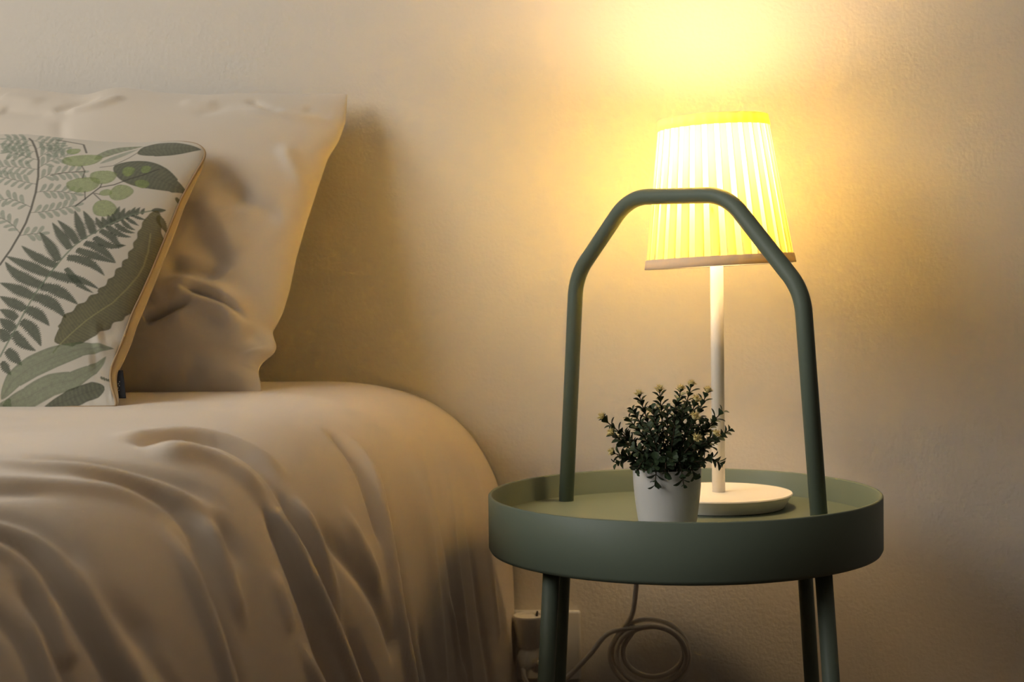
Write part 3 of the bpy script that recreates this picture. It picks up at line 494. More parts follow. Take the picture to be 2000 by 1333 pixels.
(1,3.63,0,0.12,9,0,1,'-6365 1965,-6343 1950,-6323 1932,-6304 1912,-6287 1891,-6270 1869'),
(1,3.63,0,0.12,9,0,1,'-6335 1969,-6322 1990,-6313 2013,-6307 2037,-6304 2062,-6303 2087'),
(1,3.63,0,0.12,9,0,1,'-6305 1973,-6286 1976,-6266 1980,-6247 1984,-6227 1987,-6208 1991'),
(0,2.35,5,0,0,0,0,'-7004 3796,-6936 3711,-6818 3504,-6689 3230,-6588 2903,-6527 2609,-6498 2343,-6492 2119,-6510 1945,-6545 1725,-6604 1513'),
(1,6.92,3,0,0,1,0,'-6089 3297,-6040 3407,-5969 3502,-5879 3580,-5773 3638,-5668 3696'),
(1,3.46,0,0,0,0,0,'-6010 3227,-5947 3306,-5884 3383,-5820 3461,-5756 3538,-5691 3616'),
(0,1.04,5,0,0,0,0,'-5987 3153,-5862 3206,-5739 3391,-5643 3605'),
(1,16.62,6,0,0,2,0,'-5668 3493,-5563 3587,-5445 3656,-5310 3695,-5174 3728,-5037 3761'),
(1,23.54,6,0,0,2,0,'-5848 3206,-5611 3141,-5371 3084,-5174 3027,-5051 3025'),
(0,2.08,5,0,0,0,0,'-6685 3789,-6512 3730,-6335 3671,-6228 3452'),
(1,17.84,4,0.04,14,3,2,'-6016 2673,-6037 2724,-6058 2775,-6079 2826,-6098 2878,-6117 2929'),
(1,14.27,4,0.04,14,3,2,'-5894 2845,-5899 2895,-5904 2946,-5910 2996,-5916 3047,-5923 3097'),
(1,21.81,4,0.04,14,3,2,'-6189 3151,-6201 3200,-6214 3249,-6226 3297,-6238 3346,-6251 3395'),
(1,11.23,4,0.04,14,3,2,'-5710 2607,-5690 2659,-5670 2712,-5651 2765,-5632 2817,-5613 2870'),
(1,5.55,4,0.04,14,3,2,'-5862 2665,-5841 2681,-5820 2697,-5798 2712,-5775 2725,-5752 2738'),
(1,12.56,4,0.04,14,3,2,'-5825 2571,-5798 2525,-5773 2479,-5748 2431,-5725 2384,-5703 2335'),
(1,7.93,4,0.04,14,3,2,'-6353 3409,-6364 3434,-6375 3459,-6385 3485,-6396 3510,-6407 3535'),
(1,6.61,4,0.04,14,3,2,'-5667 3033,-5669 3070,-5672 3107,-5674 3143,-5676 3180,-5679 3217'),
(1,7.27,4,0.04,14,3,2,'-5558 2966,-5530 2957,-5501 2948,-5473 2940,-5444 2933,-5415 2926'),
(1,5.29,4,0.04,14,3,2,'-5506 3127,-5506 3156,-5505 3185,-5505 3214,-5505 3243,-5504 3272'),
(0,1.66,5,0,0,0,0,'-6055 2430,-5990 2559,-5887 2785,-5757 2857,-5630 2989,-5509 3094,-5372 3244'),
(0,1.25,5,0,0,0,0,'-5984 2552,-6022 2686'),
(0,1.25,5,0,0,0,0,'-5887 2785,-5887 2851'),
(0,1.25,5,0,0,0,0,'-6111 2923,-6125 3055,-6189 3158'),
(0,1.25,5,0,0,0,0,'-5926 2668,-5825 2571'),
(0,1.25,5,0,0,0,0,'-6125 3055,-6329 3002,-6462 2933'),
(0,1.25,5,0,0,0,0,'-5862 2665,-5913 2674'),
(1,5.82,1,0.34,0,4,3,'-5851 1953,-5889 2035,-5928 2117,-5967 2199,-6006 2281,-6044 2362'),
(1,5.82,1,0.34,0,4,3,'-5779 2047,-5807 2116,-5839 2182,-5876 2247,-5915 2310,-5957 2371'),
(1,5.82,1,0.34,0,4,3,'-5902 1882,-5949 1950,-6002 2015,-6058 2076,-6118 2134,-6179 2190'),
(1,6.20,1,0.34,0,4,3,'-5954 1797,-6009 1866,-6063 1936,-6117 2005,-6170 2076,-6223 2146'),
(1,6.59,1,0.34,0,4,3,'-6032 1615,-6082 1696,-6135 1775,-6192 1851,-6253 1924,-6317 1994'),
(1,3.88,1,0.34,0,4,3,'-5713 2148,-5734 2177,-5755 2207,-5774 2237,-5793 2268,-5810 2299'),
(1,4.26,1,0.34,0,4,3,'-5681 2170,-5693 2201,-5706 2232,-5720 2262,-5736 2291,-5753 2320'),
(1,3.88,1,0.34,0,4,3,'-5647 2218,-5654 2248,-5664 2277,-5675 2306,-5687 2334,-5701 2362'),
(1,4.26,1,0.34,0,4,3,'-5595 2267,-5609 2316,-5617 2366,-5621 2416,-5621 2467,-5618 2518'),
(1,3.88,1,0.34,0,4,3,'-5628 2232,-5633 2264,-5639 2296,-5646 2327,-5653 2359,-5662 2390'),
(1,3.88,1,0.34,0,4,3,'-5556 2302,-5562 2343,-5566 2384,-5567 2425,-5566 2467,-5562 2508'),
(1,3.10,1,0.34,0,4,3,'-5510 2344,-5514 2375,-5516 2406,-5516 2436,-5512 2467,-5506 2497'),
(1,3.10,1,0.34,0,4,3,'-5469 2399,-5474 2430,-5476 2460,-5475 2491,-5471 2522,-5465 2552'),
(1,2.71,1,0.34,0,4,3,'-5428 2439,-5435 2464,-5436 2490,-5434 2516,-5428 2541,-5420 2566'),
(1,2.33,1,0.34,0,4,3,'-5382 2469,-5385 2489,-5385 2509,-5384 2529,-5380 2549,-5376 2569'),
(1,2.71,1,0.34,0,4,3,'-5467 2419,-5439 2412,-5411 2406,-5382 2402,-5354 2401,-5325 2402'),
(1,3.10,1,0.34,0,4,3,'-5509 2358,-5483 2343,-5458 2329,-5431 2315,-5405 2303,-5377 2294'),
(1,3.49,1,0.34,0,4,3,'-5543 2309,-5519 2283,-5493 2258,-5464 2237,-5430 2224,-5395 2222'),
(1,4.26,1,0.34,0,4,3,'-5596 2247,-5562 2217,-5524 2192,-5481 2176,-5436 2173,-5392 2181'),
(1,5.04,1,0.34,0,4,3,'-5667 2190,-5624 2155,-5577 2126,-5526 2107,-5470 2101,-5415 2110'),
(1,5.43,1,0.34,0,4,3,'-5721 2115,-5658 2084,-5595 2053,-5552 2000,-5506 1962,-5438 1977'),
(1,5.82,1,0.34,0,4,3,'-5757 2001,-5699 1965,-5641 1930,-5574 1924,-5509 1937,-5450 1971'),
(1,6.20,1,0.34,0,4,3,'-5835 1900,-5755 1891,-5680 1862,-5611 1820,-5547 1771,-5487 1718'),
(1,6.20,1,0.34,0,4,3,'-5888 1794,-5809 1773,-5729 1755,-5649 1739,-5568 1725,-5487 1712'),
(1,6.59,1,0.34,0,4,3,'-5953 1671,-5863 1677,-5775 1662,-5694 1627,-5620 1577,-5554 1517'),
(1,6.59,1,0.34,0,4,3,'-6081 1444,-5978 1418,-5874 1404,-5768 1408,-5669 1377,-5571 1336'),
(1,4.65,1,0.34,0,4,3,'-5934 1530,-5878 1468,-5821 1406,-5763 1346,-5690 1306,-5613 1275'),
(1,6.59,1,0.34,0,4,3,'-6028 1548,-6122 1575,-6211 1615,-6295 1666,-6374 1723,-6450 1785'),
(1,7.37,1,0.34,0,4,3,'-6077 1423,-6176 1463,-6275 1503,-6373 1545,-6471 1588,-6568 1632'),
(1,7.75,1,0.34,0,4,3,'-6108 1277,-6213 1309,-6313 1351,-6407 1406,-6491 1475,-6562 1557'),
(1,7.37,1,0.34,0,4,3,'-6176 1133,-6249 1166,-6322 1198,-6396 1228,-6471 1257,-6546 1283'),
(1,6.98,1,0.34,0,4,3,'-6226 981,-6283 1008,-6340 1034,-6396 1062,-6452 1089,-6508 1118'),
(1,6.20,1,0.34,0,4,3,'-6280 863,-6317 885,-6354 908,-6392 928,-6431 946,-6472 959'),
(1,7.75,1,0.34,0,4,3,'-6121 1265,-6035 1261,-5952 1236,-5874 1197,-5800 1151,-5728 1103'),
(1,7.75,1,0.34,0,4,3,'-6176 1133,-6089 1124,-6007 1092,-5934 1043,-5869 985,-5809 921'),
(1,6.98,1,0.34,0,4,3,'-6221 981,-6155 968,-6096 939,-6042 900,-5992 856,-5946 809'),
(1,6.98,1,0.34,0,4,3,'-6230 834,-6163 805,-6106 758,-6060 701,-6020 640,-5983 577'),
(1,6.20,1,0.34,0,4,3,'-6275 715,-6238 662,-6193 616,-6141 578,-6084 548,-6024 526'),
(1,6.20,1,0.34,0,4,3,'-6312 517,-6275 488,-6240 458,-6205 428,-6170 398,-6136 367'),
(1,4.65,1,0.34,0,4,3,'-6336 394,-6316 367,-6296 341,-6274 315,-6251 291,-6226 268'),
(1,6.98,1,0.34,0,4,3,'-6279 742,-6313 764,-6348 787,-6382 810,-6416 833,-6450 857'),
(1,6.98,1,0.34,0,4,3,'-6321 616,-6339 643,-6359 669,-6379 694,-6401 718,-6424 741'),
(0,1.80,7,0,0,0,0,'-6365 447,-6266 748,-6163 1173,-6084 1410,-6001 1653,-5922 1849,-5850 1967,-5772 2067,-5679 2196,-5580 2307,-5479 2425,-5307 2554,-5192 2629'),
(1,3.46,1,0.3,0,0,0,'-5307 2554,-5283 2572,-5258 2589,-5232 2605,-5206 2621,-5180 2637'),
(1,19.38,2,0.13,13,5,4,'-5864 641,-5763 715,-5604 948,-5421 1214,-5329 1432,-5266 1638,-5242 1791,-5235 1990,-5254 2233,-5268 2419,-5249 2583'),
(0,1.25,8,0,0,0,0,'-5856 522,-5833 574,-5758 702,-5604 948,-5421 1214,-5329 1432,-5266 1638,-5242 1791,-5235 1990,-5254 2233'),
(1,4.85,2,0.2,8,0,0,'-5229 2529,-5213 2492,-5196 2456,-5177 2421,-5157 2386,-5136 2351'),
(1,11.77,3,0,0,6,0,'-6304 53,-6192 229,-6030 363,-5845 477,-5609 602,-5313 681'),
(1,11.08,3,0,0,6,0,'-6294 0,-6049 65,-5819 193,-5620 256,-5469 395,-5371 581'),
(1,9.00,6,0,0,2,5,'-5913 -38,-5789 3,-5667 48,-5548 103,-5433 166,-5319 230'),
(1,8.31,3,0,0,6,0,'-6199 -29,-6225 -25,-6249 -16,-6272 -3,-6294 11,-6314 27'),
(1,1.11,6,0,0,0,0,'-5373 343,-5368 336,-5364 328,-5360 320,-5356 313,-5352 305'),
(1,1.11,6,0,0,0,0,'-5349 343,-5345 334,-5341 325,-5337 316,-5332 307,-5327 299'),
(1,1.11,6,0,0,0,0,'-5325 336,-5321 328,-5317 321,-5312 313,-5308 306,-5304 299'),
(1,1.11,6,0,0,0,0,'-5303 336,-5299 328,-5295 320,-5291 313,-5287 305,-5281 299'),
(1,1.11,6,0,0,0,0,'-5281 336,-5277 329,-5273 321,-5269 314,-5264 306,-5259 300'),
(1,1.11,6,0,0,0,0,'-5293 512,-5289 521,-5285 529,-5280 538,-5274 545,-5266 543'),
(1,1.11,6,0,0,0,0,'-5293 512,-5286 511,-5279 511,-5272 513,-5267 518,-5265 525'),
(1,2.42,2,0,0,0,0,'-5122 2889,-5116 2872,-5109 2855,-5102 2839,-5094 2823,-5085 2807')]
PRINT_COLORS = [lin(134, 146, 126), lin(76, 85, 68), lin(94, 92, 52), lin(112, 126, 90), lin(138, 154, 92), lin(76, 74, 64), lin(82, 89, 65), lin(120, 130, 108), lin(150, 148, 104)]
def leaf_width(t, shape):
    if shape == 1: return np.sqrt(np.clip(t, 0, 1)) * np.sqrt(np.clip(1 - t ** 3, 0, 1))                      # blunt leaflet
    if shape == 2: return np.sqrt(np.clip(1 - ((t - 0.62) / (0.62 + 0.0 * t)) ** 2, 0, 1)) * np.where(t > .62, np.sqrt(np.clip(1 - ((t - .62) / .38) ** 4, 0, 1)), 1)   # fan
    if shape == 3: return np.clip(0.72 + 0.9 * t, 0, 1.0) * np.clip((1 - t) * 1.9, 0, 1) ** 0.75                # pinna
    if shape == 4: return np.clip(t * 9, 0, 1) ** 0.6 * np.clip((1 - t) * 2.2, 0, 1) ** 0.5                      # long strap
    if shape == 5: return np.clip(t * 2.0, 0, 1) ** 0.8 * np.clip((1 - t) * 7, 0, 1) ** 0.5                      # blunt broad leaf
    return np.sin(np.pi * np.clip(t, 0, 1) ** 0.8) ** 0.8                                                        # pointed leaf
def fern_print(n):
    """paints the leaves on the cushion's front cloth; two repeats of the print side by side"""
    u, v = np.meshgrid(np.linspace(0, 1, n), np.linspace(0, 1, n), indexing='ij')
    AB = cushion_sheet.ab(u, v)
    r_ = np.random.RandomState(5)
    base = np.array(lin(208, 200, 184)[:3])
    img = np.ones((n, n, 3)) * base
    grain = r_.rand(n, n); gx = r_.rand(n // 4 + 2, n // 4 + 2)
    blot = gx[(np.arange(n) // 4)[:, None], (np.arange(n) // 4)[None]]
    aa = 0.0006
    for sh_a, sh_b in ((-0.165, 0.02), (0.0, 0.0)):
        for k, hw, col, serr, sf, ve, shape, pts in PRINT:
            L = np.array([[float(c) for c in p.split()] for p in pts.split(',')]) * 1e-4 + np.array([sh_a, sh_b])
            if sh_a and (L[:, 0] > -0.632 - 0.288 * L[:, 1] - 0.8 * hw * 1e-3).any(): continue
            hw = hw * 1e-3; pad = hw * 1.5 + 0.002
            lo, hi = L.min(0) - pad, L.max(0) + pad
            m = (AB[..., 0] > lo[0]) & (AB[..., 0] < hi[0]) & (AB[..., 1] > lo[1]) & (AB[..., 1] < hi[1])
            if not m.any(): continue
            sd, t = poly_field(AB[m], L); ad = np.abs(sd); c = np.array(PRINT_COLORS[col][:3])
            ln = np.hypot(*np.diff(L, axis=0).T).sum()
            g = grain[m]; bl = blot[m]
            if k == 0:
                a = 1 - smooth(hw * 0.5 - aa, hw * 0.5 + aa, ad); cc = c[None] * (0.85 + 0.3 * g)[:, None]
                img[m] = img[m] * (1 - 0.85 * a[:, None]) + cc * 0.85 * a[:, None]; continue
            w = hw * leaf_width(t, shape)
            if shape == 3: sf = max(4, ln / 0.0021)
            if serr: w = w * (1 - serr * (0.5 + 0.5 * np.sin(2 * np.pi * (t * sf - 0.25 * ad / max(hw, 1e-6)) + (sd > 0) * 1.2)))
            end = ((t <= 0.0) | (t >= 1.0)) & (ad > aa)
            a = 1 - smooth(w - aa, w + aa, ad); a[end] = 0
            q = ad / np.maximum(w, 1e-5)
            tone = 0.80 + 0.40 * g * 0.6 + 0.25 * (bl - 0.5)
            if ve in (1, 2, 5, 6):
                fr = ln / (0.0032 if ve == 5 else 0.0042 if ve == 2 else 0.006)
                vein = np.abs(((t * fr - 0.9 * ad / 0.006 * (0.5 if ve == 5 else 0.3)) % 1.0) - 0.5) * 2
                tone = tone * (0.72 + 0.50 * vein) if ve != 6 else tone * (0.97 + 0.06 * vein)
            if ve == 6:
                lv = np.abs(((q * 3.0) % 1.0) - 0.5) * 2; tone = tone * (0.90 + 0.14 * lv)
                tone = tone * (1 - 0.35 * np.exp(-(ad / 0.0007) ** 2))
            if ve == 3: tone = tone * (0.92 + 0.2 * np.abs(np.sin(sd / np.maximum(t, .15) * 900)))
            if ve == 4:
                tone = tone * (0.78 + 0.40 * np.abs(np.sin(np.pi * (t * sf - 0.25 * ad / max(hw, 1e-6)))))
            if ve == 2: tone = tone * (1 - 0.3 * np.exp(-(ad / 0.0006) ** 2))
            tone = tone * (1 - 0.22 * smooth(0.7, 1.0, q))
            cc = np.clip(c[None] * tone[:, None], 0, 1)
            op = (0.62 if col == 0 else 0.72 if col in (4, 3) else 0.86) * a[:, None]
            img[m] = img[m] * (1 - op) + cc * op
    # the back cloth wraps round to the front along the right edge, beyond a stitched seam
    edge = 0.9865 - 0.0035 * np.sin(v * 9.0) + 0.008 * smooth(0.55, 0.9, v)
    strip = (smooth(0.0, 0.003, u - edge) * smooth(0.03, 0.08, v) * smooth(0.03, 0.09, 1 - v))[..., None]
    img = img * (1 - strip) + np.array(lin(200, 180, 142)[:3]) * strip
    ls = (np.exp(-((u - edge) / 0.0026) ** 2) * smooth(0.02, 0.05, v) * smooth(0.02, 0.06, 1 - v))[..., None]  # dark seam line, with the piping's shadow painted into the cloth colour
    return img * (1 - 0.8 * ls) + np.array(lin(96, 74, 50)[:3]) * 0.8 * ls
# ---------------------------------------------------------------- the room
X0, X1, Y0, Y1, ZC = WIN_X, 2.6, -5.0, 0.0, 2.55
wall_m = mat('wall_paint', lin(226, 218, 204), rough=0.62, var=0.015, vscale=3.0, bump=0.28, bscale=210.0, bdist=0.0022, spec=0.35, bdetail=3.0)
taupe_m = mat('taupe_paint', lin(104, 94, 84), rough=0.7, var=0.02, vscale=3.0)
ceil_m = mat('ceiling_paint', lin(205, 198, 186), rough=0.85, var=0.02, vscale=2.0, bump=0.1, bscale=150)
floor_m = mat('floor_wood', lin(96, 72, 52), rough=0.45, var=0.18, vscale=6.0, bump=0.15, bscale=60)
trim_m = mat('white_trim', lin(235, 233, 228), rough=0.4, var=0.02)
def struct(name, me, m, parent=None):
    o = obj(name, me, m, parent, smooth_=False)
    if parent is None: o['kind'] = 'structure'
    return o
struct('wall_back', box('wall_back', X0 - 0.2, X1 + 0.2, 0.0, 0.2, 0, ZC), wall_m)['label'] = 'cream painted wall with fine roller texture behind bed and lamp'
struct('wall_right', box('wall_right', X1, X1 + 0.2, Y0, 0, 0, ZC), taupe_m)['label'] = 'taupe painted side wall at the right of the room'
struct('wall_front', box('wall_front', X0 - 0.2, X1 + 0.2, Y0 - 0.2, Y0, 0, ZC), taupe_m)['label'] = 'taupe painted wall facing the bed head'
wl = [box('w', X0 - 0.2, X0, Y0, WIN_Y0, 0, ZC), box('w', X0 - 0.2, X0, WIN_Y1, 0, 0, ZC),
      box('w', X0 - 0.2, X0, WIN_Y0, WIN_Y1, 0, WIN_Z0), box('w', X0 - 0.2, X0, WIN_Y0, WIN_Y1, WIN_Z1, ZC)]
struct('wall_left', join('wall_left', *wl), wall_m)['label'] = 'cream painted wall with the window at the left'
fl = struct('floor', box('floor', X0 - 0.2, X1 + 0.2, Y0 - 0.2, 0.2, -0.1, 0), floor_m); fl['label'] = 'brown wooden floor of the bedroom'
struct('ceiling', box('ceiling', X0 - 0.2, X1 + 0.2, Y0 - 0.2, 0.2, ZC, ZC + 0.1), ceil_m)['label'] = 'white painted bedroom ceiling'
wf = thing('window_1', 'white framed window in the left wall', None, (WIN_X - 0.1, 0, 0)); wf['kind'] = 'structure'
wy = (WIN_Y0 + WIN_Y1) / 2
for nm, b in (('window_frame', (WIN_Y0, WIN_Y0 + 0.05, WIN_Z0, WIN_Z1)), ('window_frame', (WIN_Y1 - 0.05, WIN_Y1, WIN_Z0, WIN_Z1)),
              ('window_frame', (WIN_Y0 + .05, WIN_Y1 - .05, WIN_Z1 - 0.05, WIN_Z1)), ('window_frame', (WIN_Y0 + .05, WIN_Y1 - .05, WIN_Z0, WIN_Z0 + 0.05)),
              ('mullion', (wy - 0.03, wy + 0.03, WIN_Z0 + .05, WIN_Z1 - .05))):
    struct(nm, box(nm, -0.025, 0.025, *b, bev=0.004), trim_m, wf)
gm = bpy.data.materials.new('window_glass'); gm.use_nodes = True; nt = gm.node_tree; nt.nodes.clear()
o_ = nt.nodes.new('ShaderNodeOutputMaterial'); mx = nt.nodes.new('ShaderNodeMixShader'); tr = nt.nodes.new('ShaderNodeBsdfTransparent'); gl = nt.nodes.new('ShaderNodeBsdfGlossy')
gl.inputs['Roughness'].default_value = 0.02; mx.inputs[0].default_value = 0.08
nt.links.new(tr.outputs[0], mx.inputs[1]); nt.links.new(gl.outputs[0], mx.inputs[2]); nt.links.new(mx.outputs[0], o_.inputs[0])
for a, b in ((WIN_Y0 + .05, wy - .03), (wy + .03, WIN_Y1 - .05)):
    struct('window_pane', box('window_pane', -0.003, 0.003, a, b, WIN_Z0 + .05, WIN_Z1 - .05), gm, wf)
for nm, b in (('baseboard_right', (X1 - 0.015, X1, Y0, 0)), ('baseboard_back', (X0, X1 - 0.015, -0.015, 0))):
    struct(nm, box(nm, b[0], b[1], b[2], b[3], 0, 0.07, bev=0.003), trim_m)['label'] = 'low white baseboard along the ' + nm.split('_')[1] + ' wall'

# ---------------------------------------------------------------- bed and its cover
sheet_m = mat('cream_cotton', lin(222, 208, 190), rough=0.72, var=0.02, vscale=8, bump=0.10, bscale=900, bdist=0.0004, spec=0.2, sheen=0.25)
frame_m = mat('bed_base_fabric', lin(120, 112, 100), rough=0.9, bump=0.2, bscale=700)
matt_m = mat('white_mattress', lin(225, 220, 210), rough=0.8, bump=0.2, bscale=500)
bed = thing('bed', 'low double bed hidden under the cream cover', 'bed', (-1.0, -0.96, 0)); bed.rotation_euler = (0, 0, math.radians(-8.1))
obj('mattress', box('mattress', -0.60, 0.60, -0.85, 0.85, 0.30, 0.535, bev=0.05, seg=5), matt_m, bed)
obj('bed_base', box('bed_base', -0.60, 0.60, -0.84, 0.84, 0.10, 0.30, bev=0.01), frame_m, bed, False)
for sx in (-0.55, 0.55):
    for sy in (-0.80, 0.80):
        o = obj('leg', lathe('leg', [(0.022, 0), (0.026, 0.10)], 20), frame_m, bed); o.location = (sx, sy, 0)
ys = np.concatenate([np.linspace(-0.010, -1.25, 330), np.linspace(-1.26, -2.03, 60)])
ss = np.concatenate([np.linspace(-1.12, -0.62, 40), np.linspace(-0.615, _LT + 0.10, 280), np.linspace(_LT + 0.103, _LT + 0.26, 24)])
S_, Y_ = np.meshgrid(ss, ys, indexing='ij')
Pb = bed_base(S_, Y_)
e = 1e-3
Tn = np.cross(bed_base(S_ + e, Y_) - bed_base(S_ - e, Y_), bed_base(S_, Y_ + e) - bed_base(S_, Y_ - e)); Tn /= np.linalg.norm(Tn, axis=-1, keepdims=True)
Hh = fold_height(np.stack([S_, Y_], -1), BED_FOLDS)
# soft irregular waves of loose cotton, stretched along the hang of the cloth
wob = (0.0016 * np.sin(Y_ * 34 + 1.3 * np.sin(S_ * 6)) + 0.0011 * np.sin(Y_ * 61 + S_ * 7 + 2) + 0.0008 * np.sin(Y_ * 23 - S_ * 15 + 1))
Hh += wob * smooth(-0.05, 0.25, S_) * smooth(0.0, 0.25, -Y_) + 0.5 * wob * smooth(0.1, 0.4, -Y_) * (1 - smooth(-0.05, 0.25, S_))
Hh *= smooth(0.004, 0.05, -Y_)
Pb = Pb + Tn * Hh[..., None]
bm_ = grid_mesh('bed_cover', Pb)
cover = obj('bed_cover', bm_, sheet_m)
cover.data.materials[0] = sheet_m
so = cover.modifiers.new('thickness', 'SOLIDIFY'); so.thickness = 0.004; so.offset = -1
tag(cover, 'cream cotton bed cover hanging in soft folds over the mattress edge', 'bed cover')

# ---------------------------------------------------------------- pillow against the wall
case_m = mat('white_pillowcase', lin(222, 210, 192), rough=0.70, var=0.015, vscale=8, bump=0.10, bscale=1000, bdist=0.0003, spec=0.2, sheen=0.25)
def ease(n, k=0.75):
    t_ = np.linspace(-1, 1, n); return (np.sin(t_ * np.pi / 2) * k + t_ * (1 - k)) * 0.5 + 0.5
U_, V_ = np.meshgrid(ease(300), ease(260), indexing='ij')
hf = pillow_sheet.hf * pillow_sheet.bulge(U_, V_)
env = np.clip(pillow_sheet.bulge(U_, V_) * 3.0, 0, 1)
ABp = pillow_sheet.ab(U_, V_)
hf = hf + fold_height(ABp, PILLOW_FOLDS) * env
Pf = pillow_sheet.pts(U_, V_, hf)
U2, V2 = np.meshgrid(ease(300), ease(260), indexing='ij')
Pk = pillow_sheet.pts(U2, V2, -pillow_sheet.hb * pillow_sheet.bulge(U2, V2) - 0.0004)
Pk[..., 1] = np.minimum(Pk[..., 1], -0.004)
for A_ in (Pf, Pk): A_[..., 2] = np.maximum(A_[..., 2], BED_Z + 0.0005)
fm, bk = grid_mesh('f', Pf), grid_mesh('b', Pk, True)
pj = join('pillow', fm, bk)
bmx = bmesh.new(); bmx.from_mesh(pj); bmesh.ops.remove_doubles(bmx, verts=bmx.verts[:], dist=0.0006); bmx.to_mesh(pj); bmx.free()
pil = obj('pillow', pj, case_m); tag(pil, 'large plain white pillow leaning against the wall', 'pillow')

# ---------------------------------------------------------------- fern print cushion
NC = 520
uu, vv = np.meshgrid(np.linspace(0, 1, NC), np.linspace(0, 1, NC), indexing='ij')
hc = cushion_sheet.hf * cushion_sheet.bulge(uu, vv)
ABc = cushion_sheet.ab(uu, vv)
hc = hc + fold_height(ABc, CUSHION_FOLDS) * np.clip(cushion_sheet.bulge(uu, vv) * 3, 0, 1)
Pc = cushion_sheet.pts(uu, vv, hc); Pc[..., 2] = np.maximum(Pc[..., 2], BED_Z + 0.0008)
cush = thing('cushion', 'cushion printed with green ferns and leaves in front of pillow', 'cushion', tuple(cushion_sheet.o + np.array([-0.70, 0, 0])))
off = Vector(cush.location)
front = grid_mesh('front_panel', Pc - np.array(off))
img = fern_print(NC)
ca = front.color_attributes.new('print', 'FLOAT_COLOR', 'POINT')
ca.data.foreach_set('color', np.concatenate([img, np.ones(img.shape[:2] + (1,))], -1).reshape(-1).astype(np.float32))
pm = mat('printed_linen', (0.8, 0.8, 0.8, 1), rough=0.8, bump=0.15, bscale=1100, bdist=0.0004, spec=0.2, sheen=0.15)
nt = pm.node_tree; at_ = nt.nodes.new('ShaderNodeAttribute'); at_.attribute_name = 'print'
nt.links.new(at_.outputs['Color'], nt.nodes['Principled BSDF'].inputs['Base Color'])
obj('front_panel', front, pm, cush)
back_m = mat('beige_linen', lin(206, 190, 160), rough=0.85, bump=0.2, bscale=900, bdist=0.0004, spec=0.2)
ub, vb = np.meshgrid(np.linspace(0, 1, 120), np.linspace(0, 1, 120), indexing='ij')
Pq = cushion_sheet.pts(ub, vb, -cushion_sheet.hb * cushion_sheet.bulge(ub, vb)); Pq[..., 2] = np.maximum(Pq[..., 2], BED_Z + 0.0008)
obj('back_panel', grid_mesh('back_panel', Pq - np.array(off), True), back_m, cush)
ring = np.concatenate([np.stack([np.linspace(0, 1, 90), 0 * np.linspace(0, 1, 90)], -1)[:-1], np.stack([np.ones(90), np.linspace(0, 1, 90)], -1)[:-1],
                       np.stack([np.linspace(1, 0, 90), np.ones(90)], -1)[:-1], np.stack([np.zeros(90), np.linspace(1, 0, 90)], -1)[:-1]])
ring[:, 0] = np.where((ring[:, 0] > 0.999) & (ring[:, 1] > 0.0) & (ring[:, 1] < 1.0), 1 - (0.0125 + 0.0035 * np.sin(ring[:, 1] * 9.0) - 0.008 * smooth(0.55, 0.9, ring[:, 1])) * smooth(0.0, 0.07, ring[:, 1]) * smooth(0.0, 0.08, 1 - ring[:, 1]), ring[:, 0])
Rp = cushion_sheet.pts(ring[:, 0], ring[:, 1], cushion_sheet.hf * cushion_sheet.bulge(ring[:, 0], ring[:, 1]) + 0.0002)
for _ in range(3): Rp = 0.25 * np.roll(Rp, 1, 0) + 0.5 * Rp + 0.25 * np.roll(Rp, -1, 0)
Rp[:, 2] = np.maximum(Rp[:, 2], BED_Z + 0.003)
pipe_m = mat('cushion_piping', lin(168, 142, 106), rough=0.85, bump=0.3, bscale=1500, bdist=0.0003)
obj('piping', tube('piping', [tuple(p) for p in Rp - np.array(off)], 0.0013, 8, closed=True), pipe_m, cush)
tag_m = mat('black_fabric_tag', lin(26, 27, 32), rough=0.7, bump=0.2, bscale=1200, bdist=0.0003)
tp = cushion_sheet.pts(np.array([1.0]), np.array([0.095]), np.array([-0.002]))[0] - np.array(off)
tm = box('tag', -0.003, 0.0085, -0.0007, 0.0007, -0.017, 0.017, bev=0.0004)
for v in tm.vertices:
    if v.co.x > 0 and v.co.z > 0: v.co.x *= 0.45
    if v.co.x > 0 and v.co.z < 0: v.co.x *= 1.15
o = obj('tag', tm, tag_m, cush, False); o.location = tuple(tp); o.rotation_euler = (math.radians(-40), 0, math.radians(10)); o['label'] = 'small black fabric tag'
flk = mat('pale_tag_thread', lin(150, 150, 150), rough=0.8)
fm_ = join('tag_print', *[box('f', 0.0005 + dx, 0.0014 + dx, -0.0010, -0.0006, z_, z_ + h_) for dx, z_, h_ in ((0, -0.011, 0.0016), (0.0012, -0.0085, 0.0010), (0.0002, -0.0062, 0.0018), (0.0010, -0.0030, 0.0012), (0, -0.0008, 0.0016), (0.0008, 0.0020, 0.0010))])
obj('tag_print', fm_, flk, o, False)

# ---------------------------------------------------------------- round side table with a loop handle
TX, TY, TZ = 0.0342, -0.275, 0.498          # centre and top of the rim
TR, TH, TD = 0.206, 0.060, 0.0270           # outer radius, outer height, depth of the tray inside
green_m = mat('sage_green_lacquer', lin(103, 114, 98), rough=0.5, var=0.02, vscale=9, bump=0.06, bscale=500, bdist=0.0004, spec=0.35)
table = thing('side_table', 'round sage green metal tray table with tall loop handle', 'side table', (TX, TY, 0))
t = 0.0038
prof = [(TR - 0.006, TZ - TH), (TR - 0.002, TZ - TH + 0.0012), (TR, TZ - TH + 0.005), (TR, TZ - 0.0012), (TR - 0.001, TZ), (TR - t + 0.001, TZ), (TR - t, TZ - 0.0012), (TR - t, TZ - TH + 0.006), (TR - 0.006, TZ - TH)]
autosmooth(obj('tray_rim', lathe('tray_rim', prof, 128, False, False), green_m, table), 60)
